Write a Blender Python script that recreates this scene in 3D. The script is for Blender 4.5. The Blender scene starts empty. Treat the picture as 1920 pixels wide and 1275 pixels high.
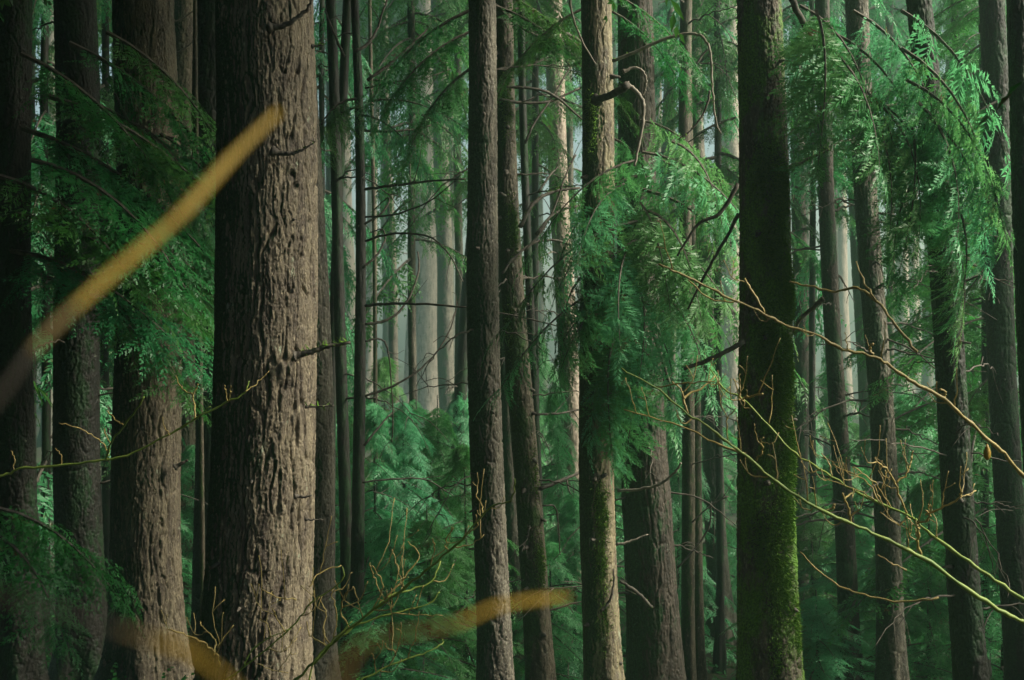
import bpy, math, random
import numpy as np
from mathutils import Vector, Matrix

# ------------------------------------------------------------------ camera, sky, sun, exposure
S = bpy.context.scene
COL = S.collection
R = math.radians
F = 50.0 / 36.0 * 1920.0            # focal length in pixels of the photograph

cam_d = bpy.data.cameras.new("camera")
cam = bpy.data.objects.new("camera", cam_d)
COL.objects.link(cam)
cam_d.lens, cam_d.sensor_width = 50.0, 36.0
cam_d.clip_start, cam_d.clip_end = 0.05, 2000.0
cam.location = (0, 0, 0)
cam.rotation_euler = (R(90), 0, 0)
cam_d.dof.use_dof = True
cam_d.dof.focus_distance = 14.0
cam_d.dof.aperture_fstop = 3.4
S.camera = cam

SUN_AZ, SUN_EL = 94.0, 36.0         # azimuth from the view direction towards the right
W = bpy.data.worlds.new("World")
S.world = W
W.use_nodes = True
nt = W.node_tree
sky = nt.nodes.new("ShaderNodeTexSky")
sky.sky_type = 'NISHITA'
sky.sun_disc = False
sky.sun_elevation = R(SUN_EL)
sky.sun_rotation = R(SUN_AZ)
sky.air_density, sky.dust_density, sky.ozone_density = 1.0, 3.5, 0.5
nt.nodes["Background"].inputs[1].default_value = 0.115
nt.links.new(sky.outputs[0], nt.nodes["Background"].inputs[0])

sun_d = bpy.data.lights.new("sun", 'SUN')
sun = bpy.data.objects.new("sun", sun_d)
COL.objects.link(sun)
sun_d.energy, sun_d.angle, sun_d.color = 5.0, R(16), (1.0, 0.94, 0.78)
to_sun = Vector((math.cos(R(SUN_EL)) * math.sin(R(SUN_AZ)), math.cos(R(SUN_EL)) * math.cos(R(SUN_AZ)), math.sin(R(SUN_EL))))
sun.rotation_euler = to_sun.to_track_quat('Z', 'Y').to_euler()
sun.location = (20, 5, 25)

S.view_settings.view_transform = 'Standard'
S.view_settings.look = 'None'
S.view_settings.exposure = 0.85
S.view_settings.gamma = 1.0
S.view_settings.use_curve_mapping = False
S.render.engine = 'CYCLES'
cy = S.cycles
cy.max_bounces, cy.diffuse_bounces, cy.glossy_bounces = 4, 3, 1
cy.transmission_bounces, cy.transparent_max_bounces, cy.volume_bounces = 2, 4, 0
cy.use_adaptive_sampling, cy.adaptive_threshold = True, 0.01
cy.use_denoising = True
cy.caustics_reflective = cy.caustics_refractive = False
cy.sample_clamp_indirect = 4.0

HAZE_DENSITY = 0.0038

# ------------------------------------------------------------------ small helpers
rng = np.random.default_rng(7)
random.seed(7)


def gz(x, y):
    """height of the forest floor"""
    p = np.interp(y, [-20, 3, 12, 20, 28, 38, 60, 90, 130, 190], [-1.4, -1.7, -4.0, -5.2, -6.2, -6.6, -6.0, -4.6, -4.0, -3.0])
    return p + 0.25 * np.sin(x * 0.33 + y * 0.21) + 0.15 * np.sin(x * 0.9 - y * 0.5) + 0.0


def P(px, py, d):
    """world point that stands d metres away along the view axis, seen at photo pixel px, py"""
    return np.array([(px - 960.0) / F * d, d, -(py - 637.5) / F * d])


def tag(o, label=None, cat=None, group=None, kind=None):
    if label: o["label"] = label
    if cat: o["category"] = cat
    if group: o["group"] = group
    if kind: o["kind"] = kind
    return o


def empty(name, loc, label, cat, group=None):
    o = bpy.data.objects.new(name, None)
    COL.objects.link(o)
    o.location = loc
    o.empty_display_size = 0.3
    return tag(o, label, cat, group)


def make_mesh(name, V, Fq, mats, midx=None, smooth=False):
    V = np.asarray(V, np.float32)
    Fq = np.asarray(Fq, np.int32)
    me = bpy.data.meshes.new(name)
    n = Fq.shape[1]
    me.vertices.add(len(V))
    me.vertices.foreach_set("co", V.ravel())
    me.loops.add(Fq.size)
    me.loops.foreach_set("vertex_index", Fq.ravel())
    me.polygons.add(len(Fq))
    me.polygons.foreach_set("loop_start", np.arange(0, Fq.size, n, dtype=np.int32))
    me.polygons.foreach_set("loop_total", np.full(len(Fq), n, np.int32))
    for m in (mats if isinstance(mats, (list, tuple)) else [mats]):
        me.materials.append(m)
    if midx is not None:
        me.polygons.foreach_set("material_index", np.asarray(midx, np.int32))
    me.polygons.foreach_set("use_smooth", np.full(len(Fq), bool(smooth)))
    me.update(calc_edges=True)
    return me


def obj(name, me, parent=None, loc=None):
    o = bpy.data.objects.new(name, me)
    COL.objects.link(o)
    if parent is not None:
        o.parent = parent
    if loc is not None:
        o.location = loc
    return o


class Geo:
    """collects quads for ONE mesh"""
    def __init__(self):
        self.V, self.F, self.M, self.n = [], [], [], 0

    def add(self, V, Fq, mi=0):
        V = np.asarray(V, float)
        Fq = np.asarray(Fq, int)
        self.V.append(V)
        self.F.append(Fq + self.n)
        self.M.append(np.full(len(Fq), mi) if np.isscalar(mi) else np.asarray(mi))
        self.n += len(V)

    def mesh(self, name, mats, smooth=False, origin=None):
        V = np.concatenate(self.V)
        if origin is not None:
            V = V - np.asarray(origin)
        return make_mesh(name, V, np.concatenate(self.F), mats, np.concatenate(self.M), smooth)


# periodic value noise on numpy grids -------------------------------------------------
def vnoise(u, v, pu, seed):
    """smooth noise in [-1,1]; u has integer period pu"""
    r = np.random.default_rng(seed)
    G = r.uniform(-1, 1, (max(pu, 1), 512))
    iu, iv = np.floor(u).astype(int), np.floor(v).astype(int)
    fu, fv = u - iu, v - iv
    fu, fv = fu * fu * (3 - 2 * fu), fv * fv * (3 - 2 * fv)
    a, b = iu % pu, (iu + 1) % pu
    c, d = iv % 512, (iv + 1) % 512
    return (G[a, c] * (1 - fu) + G[b, c] * fu) * (1 - fv) + (G[a, d] * (1 - fu) + G[b, d] * fu) * fv


def catmull(pts, per=6):
    pts = [np.asarray(p, float) for p in pts]
    if len(pts) < 3:
        t = np.linspace(0, 1, per + 1)[:, None]
        return pts[0] * (1 - t) + pts[1] * t
    q = [2 * pts[0] - pts[1]] + pts + [2 * pts[-1] - pts[-2]]
    out = []
    for i in range(1, len(q) - 2):
        a, b, c, d = q[i - 1], q[i], q[i + 1], q[i + 2]
        for t in np.linspace(0, 1, per, endpoint=False):
            out.append(0.5 * ((2 * b) + (c - a) * t + (2 * a - 5 * b + 4 * c - d) * t * t + (3 * b - a - 3 * c + d) * t ** 3))
    out.append(pts[-1])
    return np.array(out)


def tube(pts, rad, sides=6, lump=0.0, seed=0):
    """tapered tube along a polyline; returns verts, quads (ends closed to a point)"""
    pts = np.asarray(pts, float)
    n = len(pts)
    rad = np.broadcast_to(np.asarray(rad, float), (n,)).copy()
    T = np.gradient(pts, axis=0)
    T /= np.linalg.norm(T, axis=1)[:, None] + 1e-9
    ref = np.array([0.31, 0.2, 0.93]) if abs(T[0][2]) < 0.9 else np.array([1.0, 0.1, 0.0])
    A = np.cross(T, ref)
    A /= np.linalg.norm(A, axis=1)[:, None] + 1e-9
    B = np.cross(T, A)
    th = np.linspace(0, 2 * np.pi, sides, endpoint=False)
    rr = rad[:, None] * np.ones(sides)
    if lump:
        r = np.random.default_rng(seed)
        rr = rr * (1 + lump * r.uniform(-1, 1, rr.shape))
    V = pts[:, None, :] + rr[:, :, None] * (np.cos(th)[None, :, None] * A[:, None, :] + np.sin(th)[None, :, None] * B[:, None, :])
    V = V.reshape(-1, 3)
    i = np.arange(n - 1)[:, None] * sides
    j = np.arange(sides)[None, :]
    k = (j + 1) % sides
    Fq = np.stack([i + j, i + k, i + sides + k, i + sides + j], -1).reshape(-1, 4)
    V = np.vstack([V, pts[0], pts[-1]])
    c0, c1 = len(V) - 2, len(V) - 1
    caps = []
    for s in range(0, sides, 2):
        caps.append([c0, (s + 2) % sides, (s + 1) % sides, s])
        b = (n - 1) * sides
        caps.append([c1, b + s, b + (s + 1) % sides, b + (s + 2) % sides])
    return V, np.vstack([Fq, np.array(caps)])


# ------------------------------------------------------------------ materials
def new_mat(name):
    m = bpy.data.materials.new(name)
    m.use_nodes = True
    t = m.node_tree
    return m, t, t.nodes["Principled BSDF"]


def N(t, kind, **kw):
    n = t.nodes.new(kind)
    for k, v in kw.items():
        setattr(n, k, v)
    return n


def mixc(t, fac, a, b):
    n = N(t, "ShaderNodeMix", data_type='RGBA')
    if isinstance(fac, (int, float)): n.inputs[0].default_value = fac
    else: t.links.new(fac, n.inputs[0])
    for i, c in ((6, a), (7, b)):
        if isinstance(c, tuple): n.inputs[i].default_value = (*c, 1)
        else: t.links.new(c, n.inputs[i])
    return n.outputs[2]


def noise(t, vec, scale, detail=4, rough=0.6, sc=(1, 1, 1)):
    mp = N(t, "ShaderNodeMapping")
    mp.inputs["Scale"].default_value = sc
    t.links.new(vec, mp.inputs["Vector"])
    n = N(t, "ShaderNodeTexNoise")
    n.inputs["Scale"].default_value = scale
    n.inputs["Detail"].default_value = detail
    n.inputs["Roughness"].default_value = rough
    t.links.new(mp.outputs[0], n.inputs["Vector"])
    return n.outputs["Fac"]


def ramp(t, src, lo, hi):
    n = N(t, "ShaderNodeMapRange", interpolation_type='SMOOTHSTEP')
    t.links.new(src, n.inputs[0])
    n.inputs[1].default_value, n.inputs[2].default_value = lo, hi
    return n.outputs[0]


def bark_mat(name, c1, c2, c3, moss=0.0, moss_col=(0.045, 0.11, 0.015), side=0.0, lichen=0.0, bump=0.5, fine=60.0, wet=0.62):
    """c1 deep brown, c2 plate colour, c3 pale flakes; moss = covered share; side > 0 also paints the shaded -x side green with it"""
    m, t, b = new_mat(name)
    tc = N(t, "ShaderNodeTexCoord")
    ob = tc.outputs["Object"]
    n1 = noise(t, ob, 9, 5, 0.65, (1, 1, 0.22))
    n2 = noise(t, ob, 38, 4, 0.7, (1, 1, 0.35))
    n3 = noise(t, ob, 1.6, 3, 0.6, (1, 1, 0.6))
    col = mixc(t, ramp(t, n1, 0.32, 0.66), c1, c2)
    col = mixc(t, ramp(t, n2, 0.52, 0.72), col, c3)
    if lichen:
        nl = noise(t, ob, 7, 5, 0.75, (1, 1, 0.55))
        col = mixc(t, ramp(t, nl, 0.66 - 0.12 * lichen, 0.72), col, (0.33, 0.38, 0.27))
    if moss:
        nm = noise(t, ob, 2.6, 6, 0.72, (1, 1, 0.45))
        if side:  # green of the shaded trunk side, painted in along with real moss
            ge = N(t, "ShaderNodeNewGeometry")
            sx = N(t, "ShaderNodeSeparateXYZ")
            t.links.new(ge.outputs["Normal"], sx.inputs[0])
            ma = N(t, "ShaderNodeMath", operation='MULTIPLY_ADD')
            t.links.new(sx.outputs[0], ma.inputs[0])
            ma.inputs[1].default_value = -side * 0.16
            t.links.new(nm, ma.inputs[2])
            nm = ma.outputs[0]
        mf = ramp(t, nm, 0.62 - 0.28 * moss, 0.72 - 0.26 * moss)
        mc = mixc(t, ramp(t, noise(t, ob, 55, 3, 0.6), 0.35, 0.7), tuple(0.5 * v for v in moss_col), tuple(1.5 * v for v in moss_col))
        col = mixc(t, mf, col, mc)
    t.links.new(col, b.inputs["Base Color"])
    b.inputs["Roughness"].default_value = wet
    b.inputs["Specular IOR Level"].default_value = 0.35
    bp = N(t, "ShaderNodeBump")
    bp.inputs["Strength"].default_value = bump
    bp.inputs["Distance"].default_value = 0.02
    ad = N(t, "ShaderNodeMath", operation='MULTIPLY_ADD')
    t.links.new(noise(t, ob, fine, 5, 0.7, (1, 1, 0.4)), ad.inputs[0])
    ad.inputs[1].default_value = 0.8
    t.links.new(n1, ad.inputs[2])
    t.links.new(ad.outputs[0], bp.inputs["Height"])
    t.links.new(bp.outputs[0], b.inputs["Normal"])
    return m


def leaf_mat(name, c1, c2, trans=0.35, gloss=0.4, vary=0.5):
    m, t, b = new_mat(name)
    ge = N(t, "ShaderNodeNewGeometry")
    tc = N(t, "ShaderNodeTexCoord")
    oi = N(t, "ShaderNodeObjectInfo")
    big = ramp(t, noise(t, tc.outputs["Object"], 1.3, 3, 0.6), 0.3, 0.7)
    f = N(t, "ShaderNodeMath", operation='MULTIPLY_ADD')
    t.links.new(ge.outputs["Random Per Island"], f.inputs[0])
    f.inputs[1].default_value = vary
    mm = N(t, "ShaderNodeMath", operation='MULTIPLY')
    t.links.new(big, mm.inputs[0])
    mm.inputs[1].default_value = 1 - vary
    t.links.new(mm.outputs[0], f.inputs[2])
    col = mixc(t, f.outputs[0], c1, c2)
    hs = N(t, "ShaderNodeHueSaturation")
    mr = N(t, "ShaderNodeMapRange")
    t.links.new(oi.outputs["Random"], mr.inputs[0])
    mr.inputs[3].default_value, mr.inputs[4].default_value = 0.8, 1.2
    t.links.new(mr.outputs[0], hs.inputs["Value"])
    t.links.new(col, hs.inputs["Color"])
    mh_ = N(t, "ShaderNodeMapRange")
    t.links.new(oi.outputs["Random"], mh_.inputs[0])
    mh_.inputs[3].default_value, mh_.inputs[4].default_value = 0.445, 0.525
    t.links.new(mh_.outputs[0], hs.inputs["Hue"])
    old = noise(t, tc.outputs["Object"], 2.3, 4, 0.7)
    mo = N(t, "ShaderNodeMath", operation='MULTIPLY_ADD')
    t.links.new(ge.outputs["Random Per Island"], mo.inputs[0])
    mo.inputs[1].default_value = 0.25
    t.links.new(old, mo.inputs[2])
    col = mixc(t, ramp(t, mo.outputs[0], 0.80, 0.86), hs.outputs[0], (0.16, 0.10, 0.04))
    t.links.new(col, b.inputs["Base Color"])
    b.inputs["Roughness"].default_value = 0.42
    b.inputs["Specular IOR Level"].default_value = gloss
    tr = N(t, "ShaderNodeBsdfTranslucent")
    t.links.new(col, tr.inputs[0])
    mx = N(t, "ShaderNodeMixShader")
    mx.inputs[0].default_value = trans
    t.links.new(b.outputs[0], mx.inputs[1])
    t.links.new(tr.outputs[0], mx.inputs[2])
    t.links.new(mx.outputs[0], t.nodes["Material Output"].inputs["Surface"])
    return m


def plain_mat(name, c1, c2, scale=20, rough=0.6, sc=(1, 1, 1), spec=0.35, bump=0.3):
    m, t, b = new_mat(name)
    tc = N(t, "ShaderNodeTexCoord")
    n = noise(t, tc.outputs["Object"], scale, 4, 0.65, sc)
    t.links.new(mixc(t, ramp(t, n, 0.3, 0.7), c1, c2), b.inputs["Base Color"])
    b.inputs["Roughness"].default_value = rough
    b.inputs["Specular IOR Level"].default_value = spec
    bp = N(t, "ShaderNodeBump")
    bp.inputs["Strength"].default_value = bump
    bp.inputs["Distance"].default_value = 0.01
    t.links.new(n, bp.inputs["Height"])
    t.links.new(bp.outputs[0], b.inputs["Normal"])
    return m


M = {}
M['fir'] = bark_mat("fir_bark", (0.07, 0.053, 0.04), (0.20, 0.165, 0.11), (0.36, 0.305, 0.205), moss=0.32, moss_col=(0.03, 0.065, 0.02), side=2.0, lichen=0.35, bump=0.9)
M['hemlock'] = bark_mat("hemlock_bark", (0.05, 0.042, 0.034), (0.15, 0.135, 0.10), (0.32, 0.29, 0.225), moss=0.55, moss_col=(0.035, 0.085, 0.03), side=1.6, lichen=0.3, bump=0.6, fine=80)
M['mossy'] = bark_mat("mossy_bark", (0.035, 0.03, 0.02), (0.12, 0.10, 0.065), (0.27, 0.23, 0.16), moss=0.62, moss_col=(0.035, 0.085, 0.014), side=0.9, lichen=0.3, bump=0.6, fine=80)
M['mossy_bright'] = bark_mat("bright_mossy_bark", (0.035, 0.03, 0.02), (0.12, 0.10, 0.07), (0.27, 0.23, 0.17), moss=0.62, moss_col=(0.085, 0.20, 0.015), side=0.0, lichen=0.3, bump=0.8, fine=80)
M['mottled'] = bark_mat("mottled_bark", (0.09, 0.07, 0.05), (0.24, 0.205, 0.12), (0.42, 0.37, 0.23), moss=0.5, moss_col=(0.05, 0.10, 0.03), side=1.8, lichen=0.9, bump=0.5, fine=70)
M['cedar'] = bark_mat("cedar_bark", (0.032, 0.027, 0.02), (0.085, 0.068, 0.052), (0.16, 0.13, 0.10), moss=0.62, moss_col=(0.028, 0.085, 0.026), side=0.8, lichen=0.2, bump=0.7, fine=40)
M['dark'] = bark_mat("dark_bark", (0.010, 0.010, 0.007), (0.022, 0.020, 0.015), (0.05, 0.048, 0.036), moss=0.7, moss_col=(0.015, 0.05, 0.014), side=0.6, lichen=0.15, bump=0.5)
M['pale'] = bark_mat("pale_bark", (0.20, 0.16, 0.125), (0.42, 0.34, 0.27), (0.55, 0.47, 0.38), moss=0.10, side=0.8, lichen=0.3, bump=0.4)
M['deadwood'] = plain_mat("dead_wood", (0.05, 0.042, 0.034), (0.15, 0.13, 0.105), 14, 0.75)
M['palewood'] = plain_mat("bare_wood", (0.22, 0.19, 0.15), (0.42, 0.37, 0.30), 10, 0.7)
M['moss'] = plain_mat("moss", (0.05, 0.15, 0.010), (0.18, 0.34, 0.03), 60, 0.9, bump=0.9)
M['twig_green'] = plain_mat("green_twig_bark", (0.14, 0.23, 0.035), (0.28, 0.36, 0.07), 8, 0.5)
M['twig_tan'] = plain_mat("tan_twig_bark", (0.28, 0.21, 0.065), (0.46, 0.36, 0.13), 12, 0.5)
M['twig_shaded'] = plain_mat("shaded_twig_bark", (0.008, 0.005, 0.0015), (0.015, 0.010, 0.003), 6, 0.6)  # shaded end of the blurred stems, put into the colour
M['twig_half_shaded'] = plain_mat("half_shaded_twig_bark", (0.07, 0.042, 0.004), (0.11, 0.07, 0.007), 6, 0.55)  # middle step of the same painted shade
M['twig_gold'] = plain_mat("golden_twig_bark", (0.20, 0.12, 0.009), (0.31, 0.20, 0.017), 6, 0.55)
M['cedar_leaf'] = leaf_mat("cedar_leaves", (0.06, 0.27, 0.11), (0.20, 0.58, 0.24), 0.5, 0.5)
M['hemlock_leaf'] = leaf_mat("hemlock_needles", (0.010, 0.11, 0.020), (0.045, 0.28, 0.05), 0.42, 0.4)
M['bright_leaf'] = leaf_mat("fresh_needles", (0.02, 0.17, 0.05), (0.10, 0.45, 0.14), 0.45, 0.6)
M['young_leaf'] = leaf_mat("young_conifer_needles", (0.03, 0.22, 0.075), (0.15, 0.54, 0.21), 0.45, 0.7)
M['dry_leaf'] = leaf_mat("dry_leaves", (0.10, 0.05, 0.02), (0.28, 0.12, 0.05), 0.3, 0.2)
M['fern'] = leaf_mat("fern_leaves", (0.015, 0.12, 0.025), (0.06, 0.30, 0.06), 0.4, 0.4)


# ------------------------------------------------------------------ bark relief and trunks
def trunk_mesh(name, cz, cx, cyy, cr, nu, z_fine, nv_fine, mat, relief, furrow, seed, nv_rest=90, stretch=4.5, lobes=0.03, flare_at=None, fiss=0.0):
    """stem along cz with centre cx, cyy and radius cr; bark relief (m) is modelled, furrow = spacing (m)"""
    z0, z1 = cz[0], cz[-1]
    zf0, zf1 = max(z0, z_fine[0]), min(z1, z_fine[1])
    zs = np.concatenate([np.linspace(z0, zf0, 10, endpoint=False) if zf0 > z0 + 0.05 else np.array([]),
                         np.linspace(zf0, zf1, nv_fine), np.linspace(zf1, z1, nv_rest)[1:] if z1 > zf1 + 0.05 else np.array([])])
    th = np.linspace(0, 2 * np.pi, nu, endpoint=False)
    TH, Z = np.meshgrid(th, zs)
    X, Y, RR = np.interp(zs, cz, cx), np.interp(zs, cz, cyy), np.interp(zs, cz, cr)
    rm = float(np.interp(0.5 * (zf0 + zf1), cz, cr))
    pu = max(6, int(round(2 * np.pi * rm / furrow)))
    u, v = TH / (2 * np.pi), Z / (furrow * stretch)
    wu = 0.5 * vnoise(u * pu * 0.5 if pu % 2 == 0 else u * pu, v * 1.7 + 3, pu // 2 if pu % 2 == 0 else pu, seed + 1)
    wu += 0.25 * vnoise(u * pu * 2, v * 5 + 9, pu * 2, seed + 2)
    a = vnoise(u * pu + wu, v + 40, pu, seed + 3)
    b = vnoise(u * pu * 2 + wu * 2, v * 1.5 + 80, pu * 2, seed + 4)
    c = vnoise(u * pu * 4, v * 9, pu * 4, seed + 5)
    e = vnoise(u * pu * 6, v * 26, pu * 6, seed + 7)
    f1 = 1 - np.exp(-(a / 0.12) ** 2)
    f2 = 1 - np.exp(-(b / 0.12) ** 2)
    # crisp flakes: blocky cells with jittered rows
    def cells(pu_, fv, sd):
        G = np.random.default_rng(sd).uniform(-1, 1, (pu_, 1024))
        cu = np.floor(u * pu_ + wu * 1.2 + .5 * c).astype(int) % pu_
        off = np.random.default_rng(sd + 1).uniform(0, 9, pu_)[cu]
        cv = np.floor(v * fv + off + .8 * e).astype(int) % 1024
        return G[cu, cv]
    flake = 0.6 * cells(pu * 4, 5.0, seed + 8) + 0.4 * cells(pu * 7, 11.0, seed + 9)
    h = (0.36 * flake - fiss * np.exp(-(a / 0.085) ** 2) + f1 * 0.50 + f2 * 0.42 + 0.10 * c + 0.14 * e - 0.8)
    lob = sum(lobes / k * np.cos(k * TH + vnoise(np.zeros_like(Z), Z * 0.15 + 7 * k, 1, seed + 20 + k) * 2.2 + k) for k in (2, 3, 5))
    big = 0.025 * vnoise(u * 5, Z * 0.9, 5, seed + 6)
    rad = RR[:, None] * (1 + lob + big) + relief * h * np.minimum(1, RR[:, None] / rm)
    if flare_at is not None:
        rad = rad + RR[:, None] * 0.5 * np.exp(-np.maximum(Z - flare_at, 0) / 0.45) * (1 + 0.5 * np.cos(5 * TH + seed))
    V = np.stack([X[:, None] + rad * np.cos(TH), Y[:, None] + rad * np.sin(TH), Z], -1).reshape(-1, 3)
    n = len(zs)
    i = np.arange(n - 1)[:, None] * nu
    j = np.arange(nu)[None, :]
    k = (j + 1) % nu
    Fq = np.stack([i + j, i + k, i + nu + k, i + nu + j], -1).reshape(-1, 4)
    return make_mesh(name, V, Fq, mat, None, True)


# ------------------------------------------------------------------ foliage
def frond(n, L, lw, ll, droop, rs, taper=0.75):
    """one flat spray: shoot along +x with narrow pointed leaflets both sides; verts (k,4,3)"""
    t = np.repeat(np.linspace(0.03, 1.0, n), 2)
    s = np.tile([1.0, -1.0], n)
    t = np.clip(t + rs.uniform(-0.4, 0.4, t.shape) / n, 0, 1)
    ln = ll * (1 - taper * t ** 1.6) * rs.uniform(0.75, 1.15, t.shape)
    ang = np.radians(58 - 30 * t + rs.uniform(-9, 9, t.shape))
    base = np.stack([L * t, np.zeros_like(t), -droop * L * t ** 2], -1)
    d = np.stack([np.cos(ang), s * np.sin(ang), -0.9 * droop * t - 0.10 + rs.uniform(-0.14, 0.14, t.shape)], -1)
    d /= np.linalg.norm(d, axis=1)[:, None]
    p = np.stack([-np.sin(ang), s * np.cos(ang), rs.uniform(-0.35, 0.35, t.shape)], -1)
    w = lw * (0.7 + 0.5 * (1 - t))
    mid = base + d * (ln * 0.45)[:, None]
    return np.stack([base, mid + p * w[:, None], base + d * ln[:, None] + np.array([0, 0, -0.12]) * ln[:, None], mid - p * w[:, None]], 1)


def feather(K, pairs, rs):
    """turns every leaflet into a small flat sprig: a narrow central scale and pairs of side scales"""
    a, l, b, r = K[:, 0], K[:, 1], K[:, 2], K[:, 3]
    ax, sd = b - a, 0.5 * (l - r)
    w = np.linalg.norm(sd, axis=1, keepdims=True) + 1e-9
    L = np.linalg.norm(ax, axis=1, keepdims=True)
    sd = sd / w
    mid = a + ax * .45
    out = [np.stack([a, mid + sd * w * .8, b, mid - sd * w * .8], 1)]
    for i in range(pairs):
        t = (i + .55) / (pairs + .25)
        for s in (1, -1):
            p = a + ax * np.clip(t + rs.uniform(-.06, .06, (len(K), 1)), 0, 1)
            d = ax / L * .75 + s * sd * .62 + rs.normal(0, .10, ax.shape)
            q = L * (.40 * (1 - .55 * t)) * rs.uniform(.8, 1.2, (len(K), 1))
            e = p + d * q
            n = (sd * .75 - s * ax / L * .6) * w * .50
            m = p + d * q * .5
            out.append(np.stack([p, m + n, e, m - n], 1))
    return np.concatenate(out)


def rot_frames(az, pitch, roll):
    """rotation matrices: roll about x, pitch about y (positive = tip down), az about z"""
    ca, sa, cp, sp, cr, sr = np.cos(az), np.sin(az), np.cos(pitch), np.sin(pitch), np.cos(roll), np.sin(roll)
    z, o = np.zeros_like(ca), np.ones_like(ca)
    Rz = np.stack([np.stack([ca, -sa, z], -1), np.stack([sa, ca, z], -1), np.stack([z, z, o], -1)], -2)
    Ry = np.stack([np.stack([cp, z, sp], -1), np.stack([z, o, z], -1), np.stack([-sp, z, cp], -1)], -2)
    Rx = np.stack([np.stack([o, z, z], -1), np.stack([z, cr, -sr], -1), np.stack([z, sr, cr], -1)], -2)
    return Rz @ Ry @ Rx


STYLES = dict(
    #            n leaflets, frond L, leaf half-width, leaf length, frond droop, hang, secs, axis droop
    cedar=dict(n=14, L=0.54, lw=0.0120, ll=0.155, fd=0.42, hang=(0.2, 0.95), secs=12, ad=0.45, sl=(1.1, 0.45)),
    hemlock=dict(n=11, L=0.46, lw=0.0085, ll=0.10, fd=0.18, hang=(0.02, 0.40), secs=19, ad=0.30, sl=(1.25, 0.5)),
    spray=dict(n=9, L=0.34, lw=0.0115, ll=0.095, fd=0.24, hang=(0.05, 0.55), secs=16, ad=0.30, sl=(1.3, 0.5)),
    coarse=dict(n=7, L=0.60, lw=0.020, ll=0.20, fd=0.25, hang=(0.1, 0.7), secs=13, ad=0.25, sl=(1.3, 0.5)),
)


def bough_geo(style, L, rs, sweep=0.0, pairs=0):
    """a whole live bough along +x, length L; returns leaf verts (k,4,3) and the stem tube"""
    st = STYLES[style]
    tpl = [frond(st['n'], st['L'], st['lw'], st['ll'], st['fd'] * rs.uniform(0.6, 1.4), rs) for _ in range(5)]
    if pairs: tpl = [feather(f, pairs, rs) for f in tpl]
    m = max(5, int(st['secs'] * L / 1.6))
    t = np.linspace(0.10, 1.0, m)
    out = []
    ax = lambda q: np.stack([L * q, sweep * L * q ** 2, L * (0.10 * q - (0.10 + st['ad']) * q ** 2)], -1)
    sub = 2 if style == 'hemlock' else 1
    for side in (1, -1):
        tt = np.clip(t + rs.uniform(-0.5, 0.5, m) / m, 0.05, 1)
        base = ax(tt)
        az = side * np.radians(68 - 38 * tt + rs.uniform(-12, 12, m))
        az = az + np.arctan(2 * sweep * tt)
        hang = rs.uniform(*st['hang'], m)
        sc = (st['sl'][0] * np.sin(np.pi * np.clip(0.18 + 0.72 * tt, 0, 1)) * 0.9 + 0.12) * min(1.3, 0.55 + 0.28 * L) * rs.uniform(0.75, 1.2, m)
        Rm = rot_frames(az, hang, side * (rs.uniform(0.1, 1.1, m) if style == 'cedar' else rs.uniform(-0.1, 0.5, m)))
        for k in range(m):
            f = tpl[rs.integers(4)]
            out.append((f * sc[k]) @ Rm[k].T + base[k])
            # secondary sprays that leave the spray itself
            for q in range(sub):
                u = rs.uniform(0.25, 0.75)
                f2 = tpl[rs.integers(4)]
                p0 = np.array([st['L'] * u, 0, -st['fd'] * st['L'] * u * u]) * sc[k]
                R2 = rot_frames(np.array([rs.choice([-1, 1]) * rs.uniform(0.5, 0.9)]), np.array([rs.uniform(0.05, 0.4)]), np.array([rs.uniform(-.3, .3)]))[0]
                out.append((((f2 * sc[k] * rs.uniform(0.45, 0.65)) @ R2.T) + p0) @ Rm[k].T + base[k])
    tip = tpl[0] @ rot_frames(np.array([0.0]), np.array([0.35]), np.array([0.0]))[0].T + ax(np.array([0.97]))[0]
    out.append(tip)
    q = np.linspace(0, 1, 9)
    V, Fq = tube(ax(q), (0.022 * (1 - 0.85 * q)) * (0.4 + 0.3 * L), 4)
    return np.concatenate(out), (V, Fq)


def kites(g, K, mi=0):
    k = len(K)
    g.add(K.reshape(-1, 3), np.arange(4 * k).reshape(-1, 4), mi)


BOUGH = {}
for st in ('cedar', 'hemlock'):
    BOUGH[st] = []
    for i in range(5):
        L = [2.2, 1.8, 1.5, 2.6, 1.2][i]
        K, (V, Fq) = bough_geo(st, L, np.random.default_rng(100 + i + (50 if st == 'cedar' else 0)), [0.05, -0.12, 0.1, 0.0, -0.05][i], 1 if st == 'cedar' else 2)
        g = Geo()
        kites(g, K)
        g.add(V, Fq, 1)
        BOUGH[st].append((g.mesh("bough", [M['cedar_leaf' if st == 'cedar' else 'hemlock_leaf'], M['deadwood']]), L))
RAW = {}
for st, cnt in (('coarse', 5), ('cedar', 3), ('spray', 4)):
    RAW[st] = [bough_geo(st, 1.8, np.random.default_rng(300 + i), [0.0, .1, -.1, .15, -.05][i], 0) for i in range(cnt)]


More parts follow.
